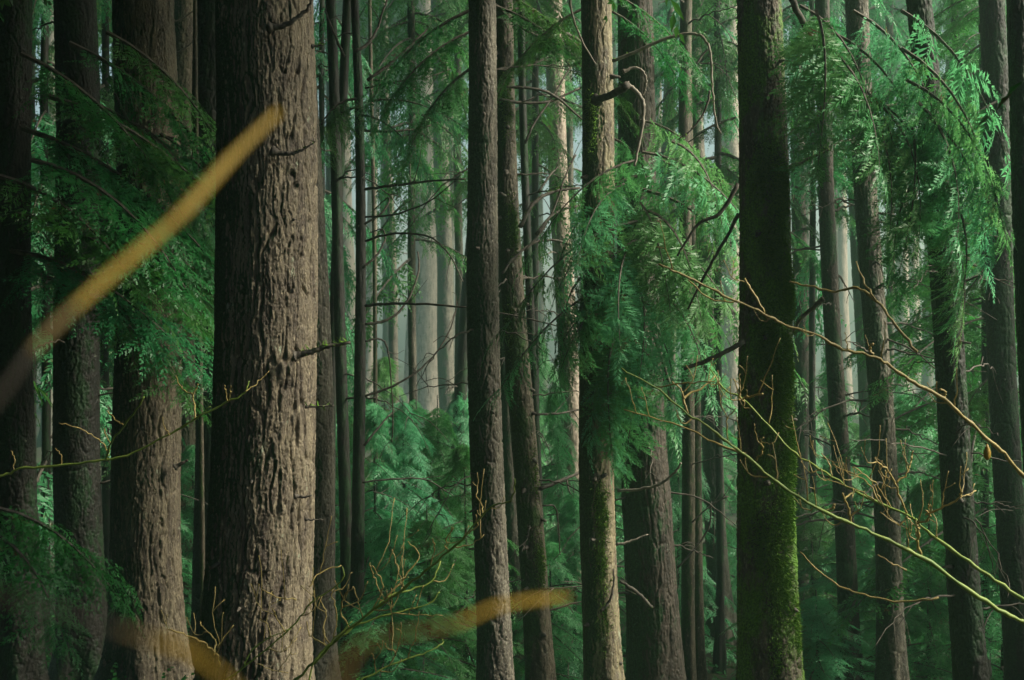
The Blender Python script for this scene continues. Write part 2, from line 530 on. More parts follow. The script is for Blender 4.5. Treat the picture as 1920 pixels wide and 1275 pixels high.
def crown_mesh(name, style, z0, z1, r_of, n, seed, leaf, pitch=(0.0, 0.35)):
    """boughs all round the stem axis (0,0), from z0 to z1; r_of(t) reach at relative height t"""
    rs = np.random.default_rng(seed)
    g = Geo()
    ts = np.sort(rs.uniform(0, 1, n) ** 0.9)
    az0 = 0.0
    for t in ts:
        az0 += 2.4 + rs.uniform(-0.5, 0.5)
        reach = r_of(t) * rs.uniform(0.65, 1.15)
        K, (V, Fq) = RAW[style][rs.integers(len(RAW[style]))]
        s = reach / 1.8
        Rm = rot_frames(np.array([az0]), np.array([rs.uniform(*pitch)]), np.array([rs.uniform(-0.15, 0.15)]))[0]
        off = np.array([0, 0, z0 + t * (z1 - z0)])
        sl = np.array([s, max(s, 0.6), max(s, 0.6)])
        kites(g, (K * sl) @ Rm.T + off)
        g.add((V * s) @ Rm.T + off, Fq, 1)
    return g.mesh(name, [leaf, M['deadwood']])


CROWN = {
    # tall crowns that start high on the stem (above the picture for the near trees)
    'high': [crown_mesh("crown", 'coarse', 0, 13, lambda t: 3.4 * (1 - t) ** 0.8 + 0.4, 85, 40 + i, M['hemlock_leaf']) for i in range(3)],
    # open crowns reaching far down the stem (background trees)
    'long': [crown_mesh("crown", 'coarse', 0, 20, lambda t: 2.6 * (1 - t) ** 0.7 + 0.5, 95, 50 + i, M['bright_leaf']) for i in range(3)],
    # leafy trees of the middle distance, boughs hanging low
    'mid': [crown_mesh("crown", 'spray', 0, 14, lambda t: 2.7 * (1 - t) ** 0.6 + 0.4, 58, 80 + i, M['bright_leaf'], (0.1, 0.5)) for i in range(2)],
    # dense crowns for the added unseen trees that block sun and sky
    'dense': [crown_mesh("crown", 'coarse', 0, 18, lambda t: 3.6 * (1 - t) ** 0.6 + 0.5, 210, 90 + i, M['hemlock_leaf'], (-.1, 0.5)) for i in range(2)],
    # young trees of the understorey, leafy from the ground up
    'young': [crown_mesh("crown", 'spray', 0.15, 4.6, lambda t: 1.75 * (1 - t) ** 0.75 + 0.22, 54, 60 + i, M['young_leaf'], (0.05, 0.4)) for i in range(3)],
}


# ------------------------------------------------------------------ trees
TREES = {}
F_BOTTOM = 1275.0


def stem_path(D, tx, bx, tw, bw, mx=None, top_h=22.0, wob=0.03, seed=0, mw=None):
    """centre line and radius of a stem seen at tx (photo top) and bx (photo bottom)"""
    k = D / F
    zt, zb, zm = 637.5 * k, -637.5 * k, 0.0
    mx = 0.5 * (tx + bx) if mx is None else mx
    co = np.polyfit([zt, zm, zb], [(tx - 960) * k, (mx - 960) * k, (bx - 960) * k], 2)
    cx = lambda z: np.where(z > zt, np.polyval(co, zt) + (z - zt) * np.polyval(np.polyder(co), zt) * np.exp(-np.maximum(z - zt, 0) / 12),
                            np.where(z < zb, np.polyval(co, zb) + (z - zb) * np.polyval(np.polyder(co), zb) * 0.6, np.polyval(co, z)))
    g = float(gz(float(cx(np.array(zb))), D))
    zs = np.linspace(g - 0.3, top_h, 60)
    r_t, r_b = 0.5 * tw * k, 0.5 * bw * k
    r = np.interp(zs, [zb, zt], [r_b, r_t])
    if mw is not None:
        r = np.interp(zs, [zb, 0, zt], [r_b, 0.5 * mw * k, r_t])
    up = zs > zt
    r[up] = r_t * (1 - 0.93 * (zs[up] - zt) / (top_h - zt))
    r[zs < zb] = r_b + (zb - zs[zs < zb]) * 0.02
    ph = seed * 1.7
    return zs, cx(zs) + wob * np.sin(zs * 0.8 + ph) * np.minimum(1, r / 0.15), D + wob * np.cos(zs * 0.7 + ph), np.maximum(r, 0.012), g


def tree(key, kind, cat, label, D, tx, bx, tw, bw, mat, mx=None, mw=None, relief=0.02, furrow=0.05, top_h=22.0, crown=None, crown_z=9.0,
         crown_s=1.0, group=None, stretch=4.5, res=1.0, wob=0.03, lobes=0.03, fiss=0.35):
    seed = sum(ord(c) * (i + 3) for i, c in enumerate(key + kind)) % 997
    zs, X, Y, RR, g = stem_path(D, tx, bx, tw, bw, mx, top_h, wob, seed, mw)
    base = np.array([X[0], D, g])
    root = empty(kind, base, label, cat, group)
    wpx = max(tw, bw) * 0.534
    nu = int(np.clip(wpx * 3.4 * res, 20, 380))
    k = D / F
    nvf = int(np.clip(760 * res, 160, 800)) if wpx > 18 else 320
    me = trunk_mesh("trunk", zs - g, X - base[0], Y - D, RR, nu, (-660 * k - g, 660 * k - g), nvf, M[mat], relief, furrow, seed, stretch=stretch, lobes=lobes,
                    flare_at=0.3, fiss=fiss)
    obj("trunk", me, root)
    if crown:
        me = CROWN[crown][seed % len(CROWN[crown])]
        o = obj("crown", me, root, (float(np.interp(crown_z + 3, zs, X) - base[0]), 0, crown_z - g))
        o.rotation_euler = (0, 0, seed)
        o.scale = (crown_s, crown_s, (top_h + 0.6 - crown_z) / ({'high': 13.0, 'mid': 14.0, 'long': 20.0}[crown]))
    TREES[key] = dict(root=root, base=base, D=D, X=lambda z: np.interp(z, zs, X), R=lambda z: np.interp(z, zs, RR), zs=zs)
    return TREES[key]


def limb(key, pts, D=None, w=(8, 2), mat='deadwood', name="dead_limb", dD=0.0, label=None, lump=0.12, sides=7, twigs=0, moss=0, seed=1):
    lump = .05 if mat == 'palewood' else lump
    """a bare limb of a tree traced as photo pixels at the depth of the tree (dD = lean towards / away)"""
    T = TREES[key]
    D = D or T['D']
    n = len(pts)
    q = [P(p[0], p[1], D + dD * i / max(1, n - 1)) for i, p in enumerate(pts)]
    c = catmull(q, 6)
    rs = np.random.default_rng(seed + int(pts[0][0] * 3 + pts[0][1]))
    c[1:-1] += rs.normal(0, 0.003, c[1:-1].shape)
    k = 0.5 * D / F
    g = Geo()
    rr = np.linspace(w[0] * k, w[1] * k, len(c))
    if name == 'broken_limb': rr[:3] *= np.array([1.9, 1.5, 1.15])
    V, Fq = tube(c, rr, sides, lump, seed)
    g.add(V, Fq, 0)
    if moss:
        # tufts of moss along the upper side
        for _ in range(moss):
            i = rs.integers(1, len(c) - 1)
            a = c[i] + np.array([0, -0.3, 0.6]) * w[0] * k * rs.uniform(0.4, 1.0)
            d = rs.normal(0, 1, 3) * np.array([1, 1, .6]) + np.array([0, 0, rs.choice([0.8, -0.9])])
            d = d / np.linalg.norm(d) * rs.uniform(0.02, 0.055)
            s = np.cross(d, rs.normal(0, 1, 3)); s = s / (np.linalg.norm(s) + 1e-6) * 0.006
            g.add(np.array([a - s, a + s, a + d + s * .3, a + d - s * .3]), [[0, 1, 2, 3]], 1)
    for _ in range(twigs):
        i = rs.integers(len(c) // 3, len(c) - 1)
        d = (c[i + 1 if i + 1 < len(c) else i] - c[i - 1])
        d = d / np.linalg.norm(d)
        e = d * rs.uniform(.3, .9) + rs.normal(0, .5, 3) + np.array([0, 0, rs.uniform(-.5, .3)])
        e = e / np.linalg.norm(e) * rs.uniform(0.12, 0.45)
        pp = catmull([c[i], c[i] + e * .5 + rs.normal(0, .02, 3), c[i] + e + np.array([0, 0, rs.uniform(-.1, .1)])], 4)
        V, Fq = tube(pp, np.linspace(max(w[1], 1.6) * k * .8, 0.8 * k, len(pp)), 4)
        g.add(V, Fq, 0)
    o = obj(name, g.mesh(name, [M[mat], M['moss']], True, T['base']), T['root'])
    if label: o["label"] = label
    return o


def boughs(key, specs, style, D=None):
    """live boughs of a tree: (px, py, length m, azimuth deg from +x about z, pitch deg down, depth offset)"""
    T = TREES[key]
    D0 = D or T['D']
    for i, (px, py, L, az, pit, dd) in enumerate(specs):
        me, L0 = BOUGH[style][i % 5]
        o = obj("bough", me, T['root'])
        o.location = Vector(P(px, py, D0 + dd) - T['base'])
        o.rotation_euler = (Matrix.Rotation(R(az), 3, 'Z') @ Matrix.Rotation(R(pit), 3, 'Y')).to_euler()
        s = L / L0
        o.scale = (s, max(s, .7), max(s, .7))


def dead_twigs(key, n, seed, py=(0, 1250), L=(0.4, 1.6), w=6.0, name="dead_limb"):
    """random bare down-curving limbs, each its own part"""
    T = TREES[key]
    rs = np.random.default_rng(seed)
    k = T['D'] / F
    for i in range(n):
        z = -(rs.uniform(*py) - 637.5) * k
        az = rs.uniform(0, 2 * np.pi)
        az = rs.choice([rs.normal(0, .5), rs.normal(np.pi, .5), rs.normal(-np.pi / 2, .6)])
        l = rs.uniform(*L)
        d = np.array([np.cos(az), np.sin(az), 0])
        s = np.array([-d[1], d[0], 0])
        p0 = np.array([T['X'](z), T['D'], z]) + d * float(T['R'](z)) * .8
        up, dn, sw = rs.uniform(-.15, .35), rs.uniform(0.1, .7), rs.uniform(-.25, .25)
        q = [p0 + d * l * t + s * l * sw * t * t + np.array([0, 0, l * (up * t - dn * t * t)]) for t in (0, .25, .5, .75, 1)]
        c = catmull(q, 4)
        c[1:] += rs.normal(0, .01, c[1:].shape)
        g = Geo()
        ww = w * rs.uniform(.6, 1.2)
        V, Fq = tube(c, np.linspace(.5 * ww * k, .5 * 1.2 * k, len(c)), 5, .1, i)
        g.add(V, Fq, 0)
        for _ in range(rs.integers(1, 5)):
            j = rs.integers(3, len(c) - 1)
            e = (c[j] - c[j - 1]); e /= np.linalg.norm(e)
            e = (e + rs.normal(0, .6, 3)) * rs.uniform(.12, .35) * l
            pp = catmull([c[j], c[j] + e * .5 + rs.normal(0, .015, 3), c[j] + e - np.array([0, 0, .08 * l])], 3)
            V, Fq = tube(pp, np.linspace(.9 * k, .5 * k, len(pp)), 4)
            g.add(V, Fq, 0)
        obj(name, g.mesh(name, [M['deadwood']], True, T['base']), T['root'])


# -------- the ground
gx, gy = np.meshgrid(np.linspace(-120, 120, 240), np.linspace(-22, 198, 200))
gzz = gz(gx, gy) + 0.10 * vnoise(gx * 0.7 + 500, gy * 0.7 + 100, 4096, 3)
i = np.arange(199)[:, None] * 240
j = np.arange(239)[None, :]
m_ground = plain_mat("forest_floor", (0.035, 0.028, 0.018), (0.05, 0.06, 0.02), 3, 0.9, bump=0.8)
tag(obj("ground", make_mesh("ground", np.stack([gx, gy, gzz], -1).reshape(-1, 3),
    np.stack([i + j, i + j + 1, i + j + 241, i + j + 240], -1).reshape(-1, 4), m_ground, None, True)), kind="structure")

# -------- the trees one can tell apart, from left to right
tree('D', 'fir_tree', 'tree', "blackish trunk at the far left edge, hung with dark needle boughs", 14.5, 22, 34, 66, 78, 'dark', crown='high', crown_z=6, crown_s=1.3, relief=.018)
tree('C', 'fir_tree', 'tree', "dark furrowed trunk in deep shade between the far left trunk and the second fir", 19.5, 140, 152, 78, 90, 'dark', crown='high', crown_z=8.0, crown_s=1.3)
tree('B', 'fir_tree', 'tree', "second thickest brown fir trunk, left of the biggest one, with two broken stubs", 17.0, 270, 278, 112, 134, 'fir', mx=277, relief=.022, furrow=.055, fiss=.8, stretch=9.0, crown='high', crown_z=7.5, crown_s=1.2)
tree('E2', 'fir_tree', 'tree', "narrow brown trunk glimpsed in the gap between the two biggest firs at the top", 26.0, 348, 352, 50, 56, 'fir', crown='high', crown_z=12.0)
tree('E', 'hemlock_tree', 'tree', "dark greenish trunk half hidden behind the left edge of the biggest fir", 20.5, 398, 402, 66, 76, 'dark', crown='high', crown_z=11.0)
tree('pole', 'hemlock_tree', 'tree', "slender pale green pole in the dark gap left of the biggest fir", 18.5, 366, 382, 8, 11, 'mossy', relief=.004, top_h=6.0, wob=.02)
tree('A', 'fir_tree', 'tree', "thickest rough barked fir trunk in the left foreground, lit tan along its right edge", 11.4, 501, 477, 178, 198, 'fir', mx=492, mw=192, relief=.021, furrow=.048, fiss=.85, crown='high', crown_z=5.5, crown_s=1.1, stretch=9.0, lobes=.015, top_h=24)
tree('F', 'fir_tree', 'tree', "brown trunk just behind the right edge of the biggest fir", 16.0, 562, 600, 56, 66, 'hemlock', mx=586, relief=.014, furrow=.04)
tree('G0', 'hemlock_tree', 'tree', "thin black trunk crossing its neighbour, leaning right towards its foot", 19.0, 618, 651, 19, 24, 'dark', mx=640, relief=.008)
tree('G1', 'hemlock_tree', 'tree', "thinnest black trunk crossing its neighbour, leaning left towards its foot", 19.6, 650, 620, 17, 16, 'dark', mx=626, relief=.006)
tree('G2', 'hemlock_tree', 'tree', "thin dark trunk with long bare limbs reaching right to the straight grey trunk", 18.0, 664, 662, 15, 28, 'dark', mx=677, mw=21, relief=.008)
tree('H', 'hemlock_tree', 'tree', "straight grey brown trunk in the middle, lit down its right half", 15.8, 899, 925, 50, 64, 'hemlock', mx=911, mw=60, relief=.016, furrow=.040, crown='high', crown_z=8, stretch=5.5, crown_s=0.9)
tree('L', 'hemlock_tree', 'tree', "slim brown trunk showing low between the grey trunk and the knotty green trunk", 23.0, 915, 972, 24, 34, 'hemlock', mx=948, relief=.010)
tree('I', 'hemlock_tree', 'tree', "green mossy trunk dotted with dark knots, right of the straight grey trunk", 17.5, 941, 1012, 36, 52, 'mossy', mx=969, mw=44, relief=.012, crown='high', crown_z=9, crown_s=0.8)
tree('J', 'hemlock_tree', 'tree', "thin black trunk close behind the knotty green trunk", 20.0, 977, 1026, 14, 18, 'dark', mx=996, relief=.006)
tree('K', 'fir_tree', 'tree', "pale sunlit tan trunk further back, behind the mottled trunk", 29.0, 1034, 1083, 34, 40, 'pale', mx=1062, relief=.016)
tree('M', 'cedar_tree', 'tree', "mottled trunk with lichen and moss patches, broken limb stub near its top", 15.0, 1115, 1131, 56, 70, 'mottled', mx=1120, mw=62, relief=.012, furrow=.05, crown='high', crown_z=9.5, stretch=6, crown_s=0.9)
tree('N', 'cedar_tree', 'tree', "wide dark fluted cedar trunk carrying drooping light green sprays", 17.0, 1186, 1226, 66, 100, 'cedar', mx=1203, mw=82, relief=.020, furrow=.06, crown='high', crown_z=11, stretch=10, lobes=.07, crown_s=0.8)
tree('O', 'hemlock_tree', 'tree', "slim greenish trunk right of the wide dark cedar", 21.0, 1286, 1293, 22, 25, 'mossy', mx=1287, relief=.008, crown='high', crown_z=15, crown_s=0.6)
tree('O2', 'hemlock_tree', 'tree', "slim moss furred trunk standing close beside the slim greenish one", 22.5, 1288, 1314, 15, 22, 'mossy', mx=1300, relief=.008)
tree('Pz', 'hemlock_tree', 'tree', "hazy grey trunk whose foot shows left of the big moss covered trunk", 27.5, 1296, 1362, 32, 42, 'hemlock', mx=1324, relief=.012)
tree('Q', 'hemlock_tree', 'tree', "big moss covered trunk right of centre with a rough brown right edge", 13.2, 1421, 1450, 80, 112, 'mossy_bright', mx=1434, mw=98, relief=.022, furrow=.05, crown='high', crown_z=10, stretch=4, crown_s=0.9)
tree('Rr', 'hemlock_tree', 'tree', "dark trunk just right of the big moss covered trunk, splintered low down", 26.0, 1497, 1504, 24, 34, 'cedar', mx=1500, relief=.010, crown='high', crown_z=13)
tree('Sx', 'hemlock_tree', 'tree', "slim straight dark trunk, first clear one right of the big moss covered trunk", 19.5, 1540, 1596, 27, 40, 'cedar', mx=1563, mw=32, relief=.010, crown='high', crown_z=10, crown_s=0.9)
tree('T', 'hemlock_tree', 'tree', "dark trunk with peeling bark, hung with needle sprays at the upper right", 18.0, 1606, 1674, 42, 50, 'hemlock', mx=1642, mw=44, relief=.014, crown='high', crown_z=11.5, crown_s=1)
tree('U', 'fir_tree', 'tree', "bluish hazy trunk seen close left of the dark peeling trunk", 32.0, 1586, 1632, 26, 30, 'hemlock', mx=1618, relief=.012, crown='high', crown_z=17)
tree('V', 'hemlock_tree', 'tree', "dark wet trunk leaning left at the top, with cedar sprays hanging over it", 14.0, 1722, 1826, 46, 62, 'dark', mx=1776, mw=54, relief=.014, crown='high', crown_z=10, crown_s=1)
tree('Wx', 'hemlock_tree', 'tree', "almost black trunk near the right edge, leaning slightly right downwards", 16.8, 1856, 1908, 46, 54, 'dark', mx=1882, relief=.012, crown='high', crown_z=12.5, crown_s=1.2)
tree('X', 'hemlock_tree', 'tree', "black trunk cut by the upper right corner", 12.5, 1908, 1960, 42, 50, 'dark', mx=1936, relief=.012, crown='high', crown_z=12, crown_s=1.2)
# further back, in the mist
tree('b1', 'hemlock_tree', 'tree', "leaning dark slim trunk in the mist, left of the straight grey trunk", 30.0, 915, 820, 20, 26, 'dark', mx=872, relief=.01)
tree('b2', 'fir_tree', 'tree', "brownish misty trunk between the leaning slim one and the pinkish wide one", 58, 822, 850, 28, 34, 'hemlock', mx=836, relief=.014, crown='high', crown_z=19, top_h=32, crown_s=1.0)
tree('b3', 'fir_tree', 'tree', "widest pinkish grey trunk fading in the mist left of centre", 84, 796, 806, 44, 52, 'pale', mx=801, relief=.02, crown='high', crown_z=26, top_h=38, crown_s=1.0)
tree('b4', 'hemlock_tree', 'tree', "slim grey trunk in the mist between the black trunk and the wide pinkish one", 44, 716, 752, 16, 20, 'hemlock', mx=738, relief=.008, crown='high', crown_z=15, top_h=26, crown_s=1.0)
tree('b5', 'hemlock_tree', 'tree', "very thin mossy stem just right of the thin dark trunk with long limbs", 24.0, 694, 708, 7, 9, 'mossy', mx=703, relief=.004, top_h=8)
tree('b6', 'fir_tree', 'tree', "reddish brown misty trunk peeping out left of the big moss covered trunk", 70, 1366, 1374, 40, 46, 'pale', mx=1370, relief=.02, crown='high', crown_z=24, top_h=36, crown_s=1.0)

# leafy hemlocks of the middle distance
tree('m1', 'hemlock_tree', 'tree', "leafy hemlock with layered green boughs between the thin dark trunks and the straight grey trunk", 28.0, 770, 778, 14, 18, 'hemlock', relief=.008, crown='mid', crown_z=1.2, crown_s=.8, top_h=16)
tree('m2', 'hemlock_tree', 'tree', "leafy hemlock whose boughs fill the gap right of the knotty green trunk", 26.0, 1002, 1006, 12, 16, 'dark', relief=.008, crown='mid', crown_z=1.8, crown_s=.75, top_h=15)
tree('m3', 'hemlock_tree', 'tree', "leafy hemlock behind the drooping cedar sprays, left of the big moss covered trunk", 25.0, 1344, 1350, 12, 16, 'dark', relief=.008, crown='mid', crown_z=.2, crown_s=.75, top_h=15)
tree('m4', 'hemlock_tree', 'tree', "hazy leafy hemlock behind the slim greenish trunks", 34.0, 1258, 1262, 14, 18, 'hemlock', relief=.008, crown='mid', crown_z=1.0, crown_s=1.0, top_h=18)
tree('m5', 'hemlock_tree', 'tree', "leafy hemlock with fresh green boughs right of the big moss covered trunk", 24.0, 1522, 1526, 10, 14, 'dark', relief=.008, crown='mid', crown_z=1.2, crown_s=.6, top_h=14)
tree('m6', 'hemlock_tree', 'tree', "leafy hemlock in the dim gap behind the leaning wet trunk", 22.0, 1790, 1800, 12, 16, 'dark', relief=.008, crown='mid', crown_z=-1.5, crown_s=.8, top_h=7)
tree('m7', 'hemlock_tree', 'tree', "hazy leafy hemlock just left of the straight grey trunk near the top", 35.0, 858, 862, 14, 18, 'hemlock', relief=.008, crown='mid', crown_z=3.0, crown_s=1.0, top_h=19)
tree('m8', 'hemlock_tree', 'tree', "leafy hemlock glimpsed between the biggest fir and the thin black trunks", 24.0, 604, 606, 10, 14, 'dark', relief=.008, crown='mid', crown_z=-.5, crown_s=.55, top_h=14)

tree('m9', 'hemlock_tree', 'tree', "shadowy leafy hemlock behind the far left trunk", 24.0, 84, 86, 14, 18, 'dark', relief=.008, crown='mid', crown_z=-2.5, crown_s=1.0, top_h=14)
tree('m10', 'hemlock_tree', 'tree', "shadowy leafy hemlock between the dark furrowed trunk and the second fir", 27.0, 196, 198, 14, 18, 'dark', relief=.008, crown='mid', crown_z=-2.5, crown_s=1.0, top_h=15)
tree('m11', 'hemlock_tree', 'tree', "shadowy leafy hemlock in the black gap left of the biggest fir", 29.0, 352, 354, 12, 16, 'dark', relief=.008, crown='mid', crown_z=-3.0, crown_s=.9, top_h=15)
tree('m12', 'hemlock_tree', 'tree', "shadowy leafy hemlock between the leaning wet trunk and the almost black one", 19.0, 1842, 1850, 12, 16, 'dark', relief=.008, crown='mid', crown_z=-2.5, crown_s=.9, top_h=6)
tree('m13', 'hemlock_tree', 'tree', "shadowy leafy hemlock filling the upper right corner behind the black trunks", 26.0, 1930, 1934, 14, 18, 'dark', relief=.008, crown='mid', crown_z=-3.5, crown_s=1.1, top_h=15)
tree('m16', 'hemlock_tree', 'tree', "hazy leafy hemlock far behind the pale sunlit tan trunk", 40.0, 1066, 1068, 14, 18, 'hemlock', relief=.008, crown='mid', crown_z=4, crown_s=1.0, top_h=20)
tree('m17', 'hemlock_tree', 'tree', "hazy leafy hemlock far behind the dark peeling trunk at the upper right", 36.0, 1668, 1670, 14, 18, 'hemlock', relief=.008, crown='mid', crown_z=4.5, crown_s=1.1, top_h=20)
tree('m14', 'hemlock_tree', 'tree', "dim leafy hemlock far behind the far left trunk, above the others", 34.0, 60, 62, 14, 18, 'dark', relief=.008, crown='mid', crown_z=0, crown_s=1.2, top_h=17)
tree('m15', 'hemlock_tree', 'tree', "dim leafy hemlock far behind the left edge of the second fir", 37.0, 215, 216, 14, 18, 'dark', relief=.008, crown='mid', crown_z=0, crown_s=1.3, top_h=18)

# limbs and stubs
limb('A', [(505, 52), (525, 50), (545, 42), (568, 25), (582, 8), (586, -20)], D=10.9, w=(13, 4), name="broken_limb")
limb('A', [(512, 284), (535, 288), (552, 286), (572, 278), (592, 264)], D=10.85, w=(12, 2), name="broken_limb", moss=12)
limb('A', [(552, 668), (566, 664), (588, 658), (612, 650), (636, 646), (657, 642)], D=11.0, w=(14, 5), name="broken_limb", moss=70, label="moss topped broken limb stub")
limb('A', [(572, 763), (598, 762), (627, 760)], D=11.1, w=(4, 3), name="broken_limb", moss=14)
limb('A', [(553, 931), (570, 931), (585, 929)], D=11.0, w=(7, 3), name="broken_limb")
limb('A', [(572, 974), (590, 975), (606, 974)], D=11.1, w=(4, 2), name="broken_limb")
limb('A', [(585, 87), (598, 85), (608, 84)], D=11.3, w=(6, 2), name="broken_limb", moss=14)
limb('B', [(328, 601), (340, 598), (356, 597)], D=16.7, w=(9, 7), name="broken_limb", moss=8)
limb('B', [(322, 676), (334, 672), (346, 666)], D=16.6, w=(13, 6), name="broken_limb", moss=10)
limb('B', [(328, 876), (342, 868), (352, 862)], D=16.7, w=(8, 4), name="broken_limb")
limb('B', [(255, 310), (275, 270), (300, 255), (335, 263), (375, 285), (412, 305)], D=15.6, w=(6, 2), twigs=4)
limb('B', [(215, 175), (255, 255), (290, 310), (310, 350), (325, 385)], D=15.4, w=(6, 3), twigs=5)
limb('E2', [(322, 102), (345, 92), (372, 68)], D=24, w=(5, 2))
limb('E2', [(324, 42), (345, 34), (370, 14)], D=24, w=(5, 2))
for pts, w, tw in [([(685, 355), (730, 349), (800, 340), (872, 336)], (6, 3), 4), ([(685, 573), (730, 569), (790, 570), (880, 577), (980, 595), (1085, 622)], (6, 2), 6),
                   ([(685, 608), (720, 602), (752, 580), (775, 540), (786, 500), (783, 472)], (6, 3), 2), ([(684, 743), (740, 722), (790, 690), (830, 645), (850, 600), (858, 565)], (5, 2), 5),
                   ([(685, 640), (712, 636), (726, 652), (733, 710), (737, 790), (735, 830)], (4, 2), 2), ([(686, 452), (720, 441), (765, 437), (810, 446), (845, 482), (868, 528)], (5, 2), 4),
                   ([(685, 407), (740, 402), (800, 380), (840, 350), (872, 320)], (4, 1.5), 5), ([(668, 96), (690, 82), (708, 52), (722, 10), (733, -20)], (7, 3), 2),
                   ([(684, 245), (730, 246), (790, 240), (850, 220)], (6, 2), 5), ([(684, 420), (715, 400), (730, 378), (725, 372), (700, 395)], (5, 2), 0),
                   ([(680, 502), (705, 480), (722, 450), (716, 430), (695, 436)], (5, 2), 0), ([(690, 150), (730, 120), (770, 85), (800, 55)], (7, 3), 4),
                   ([(684, 165), (760, 150), (800, 145), (845, 130)], (4, 2), 3), ([(645, 105), (625, 60), (610, 20)], (6, 3), 1),
                   ([(683, 835), (720, 790), (740, 768)], (5, 2), 2), ([(680, 905), (740, 898), (800, 900), (850, 930)], (4, 2), 4)]:
    limb('G2', pts, D=17.6, w=w, twigs=tw, dD=-1.2 if pts[-1][0] > 860 else .5)
for pts, w, tw, mo in [([(932, 128), (975, 125), (1020, 110), (1068, 88)], (5, 3), 3, 0), ([(935, 163), (1000, 166), (1040, 180), (1087, 220)], (6, 4), 3, 10),
                       ([(935, 186), (975, 192), (1030, 190), (1087, 165)], (7, 4), 3, 20), ([(975, 425), (1000, 382), (1035, 360), (1087, 352)], (9, 5), 0, 60),
                       ([(928, 8), (975, 50), (1040, 80), (1088, 82)], (6, 4), 4, 0), ([(990, 20), (1030, 50), (1060, 62), (1090, 78)], (9, 6), 2, 40),
                       ([(985, 268), (1003, 228), (1030, 190), (1070, 125)], (5, 3), 2, 0), ([(1010, 360), (1030, 330), (1050, 310)], (5, 2), 2, 0),
                       ([(942, 512), (965, 482), (1000, 456), (1040, 450), (1070, 460)], (5, 4), 0, 12), ([(1012, 917), (1055, 900), (1090, 883)], (8, 5), 2, 0),
                       ([(1005, 778), (1045, 775), (1090, 768)], (5, 3), 2, 0), ([(1018, 948), (1040, 950), (1047, 985), (1050, 1040)], (4, 2), 2, 0),
                       ([(938, 362), (952, 368), (962, 360)], (6, 3), 0, 0), ([(1005, 440), (1040, 400), (1087, 385)], (7, 4), 0, 40),
                       ([(985, 470), (1010, 440), (1035, 400), (1060, 330), (1080, 290)], (5, 3), 4, 10)]:
    limb('I', pts, D=17.2, w=w, twigs=tw, moss=mo, dD=.5)
limb('M', [(1118, 188), (1140, 180), (1158, 172), (1176, 160)], D=14.4, w=(13, 15), moss=90, dD=-.6, name="broken_limb", label="thick moss capped broken limb")
limb('M', [(1174, 158), (1190, 168), (1204, 188), (1207, 215), (1202, 250), (1196, 280), (1190, 312)], D=13.9, w=(9, 5), mat='palewood', name="broken_limb", label="pale peeled limb hanging down in a hook")
limb('M', [(1168, 135), (1188, 127), (1203, 131), (1211, 145), (1211, 165), (1206, 180)], D=14.0, w=(6, 3), mat='palewood', name="broken_limb")
limb('M', [(1068, -10), (1074, 30), (1090, 75), (1117, 120)], D=14.0, w=(5, 3), mat='palewood', moss=8)
limb('M', [(1148, 114), (1190, 98), (1240, 76), (1290, 63), (1320, 72), (1332, 100), (1336, 170), (1343, 230), (1352, 250)], D=14.6, w=(7, 3), mat='palewood', moss=25, dD=-.5)
limb('M', [(1158, 920), (1200, 917), (1240, 906), (1266, 885), (1277, 868)], D=14.7, w=(6, 4), mat='palewood', dD=-.3)
limb('M', [(1155, 1022), (1185, 1014), (1215, 1002)], D=14.7, w=(6, 2), mat='palewood')
limb('M', [(1126, 1146), (1142, 1128), (1150, 1098), (1150, 1066)], D=14.6, w=(6, 3))
limb('M', [(1142, 740), (1170, 728), (1200, 715)], D=14.6, w=(9, 3))
limb('M', [(1120, 895), (1132, 892), (1138, 888)], D=14.6, w=(10, 5), name="broken_limb")
limb('N', [(1162, 1090), (1190, 1106), (1212, 1128), (1222, 1140)], D=16.2, w=(6, 7), moss=40)
limb('N', [(1215, 590), (1250, 700), (1262, 740)], D=16.2, w=(9, 5), moss=50)
limb('Q', [(1282, 692), (1315, 680), (1350, 665), (1395, 640)], D=12.9, w=(7, 10), moss=90, label="long mossy limb reaching left")
limb('Q', [(1462, 318), (1490, 310), (1520, 296), (1560, 278)], D=13.4, w=(10, 4), moss=60, label="mossy limb reaching right")
limb('Q', [(1290, 580), (1330, 500), (1365, 440), (1385, 400)], D=13.4, w=(4, 8), moss=30)
limb('Q', [(1270, 480), (1310, 420), (1350, 400), (1385, 345)], D=13.6, w=(4, 9), moss=40)
limb('Q', [(1478, 640), (1500, 600), (1530, 572), (1545, 560)], D=13.3, w=(4, 12), moss=120, label="stub capped with bright moss")
limb('Q', [(1330, 170), (1325, 200), (1300, 240), (1270, 262)], D=13.6, w=(5, 2), moss=10)
limb('O', [(1297, 140), (1312, 110), (1330, 90)], D=20.8, w=(6, 3))
limb('O', [(1297, 980), (1330, 950), (1365, 930)], D=20.8, w=(3, 3), twigs=2)
limb('O', [(1270, 1065), (1310, 1020), (1330, 985), (1334, 940)], D=20.6, w=(4, 3), twigs=2)
limb('V', [(1478, -15), (1510, 50), (1540, 105), (1575, 150), (1600, 185), (1640, 200), (1680, 195)], D=12.8, w=(13, 6), dD=.6, label="long drooping bough stem across the upper right")
limb('V', [(1620, 255), (1626, 290), (1618, 320), (1605, 335)], D=13.0, w=(3, 2), mat='palewood')
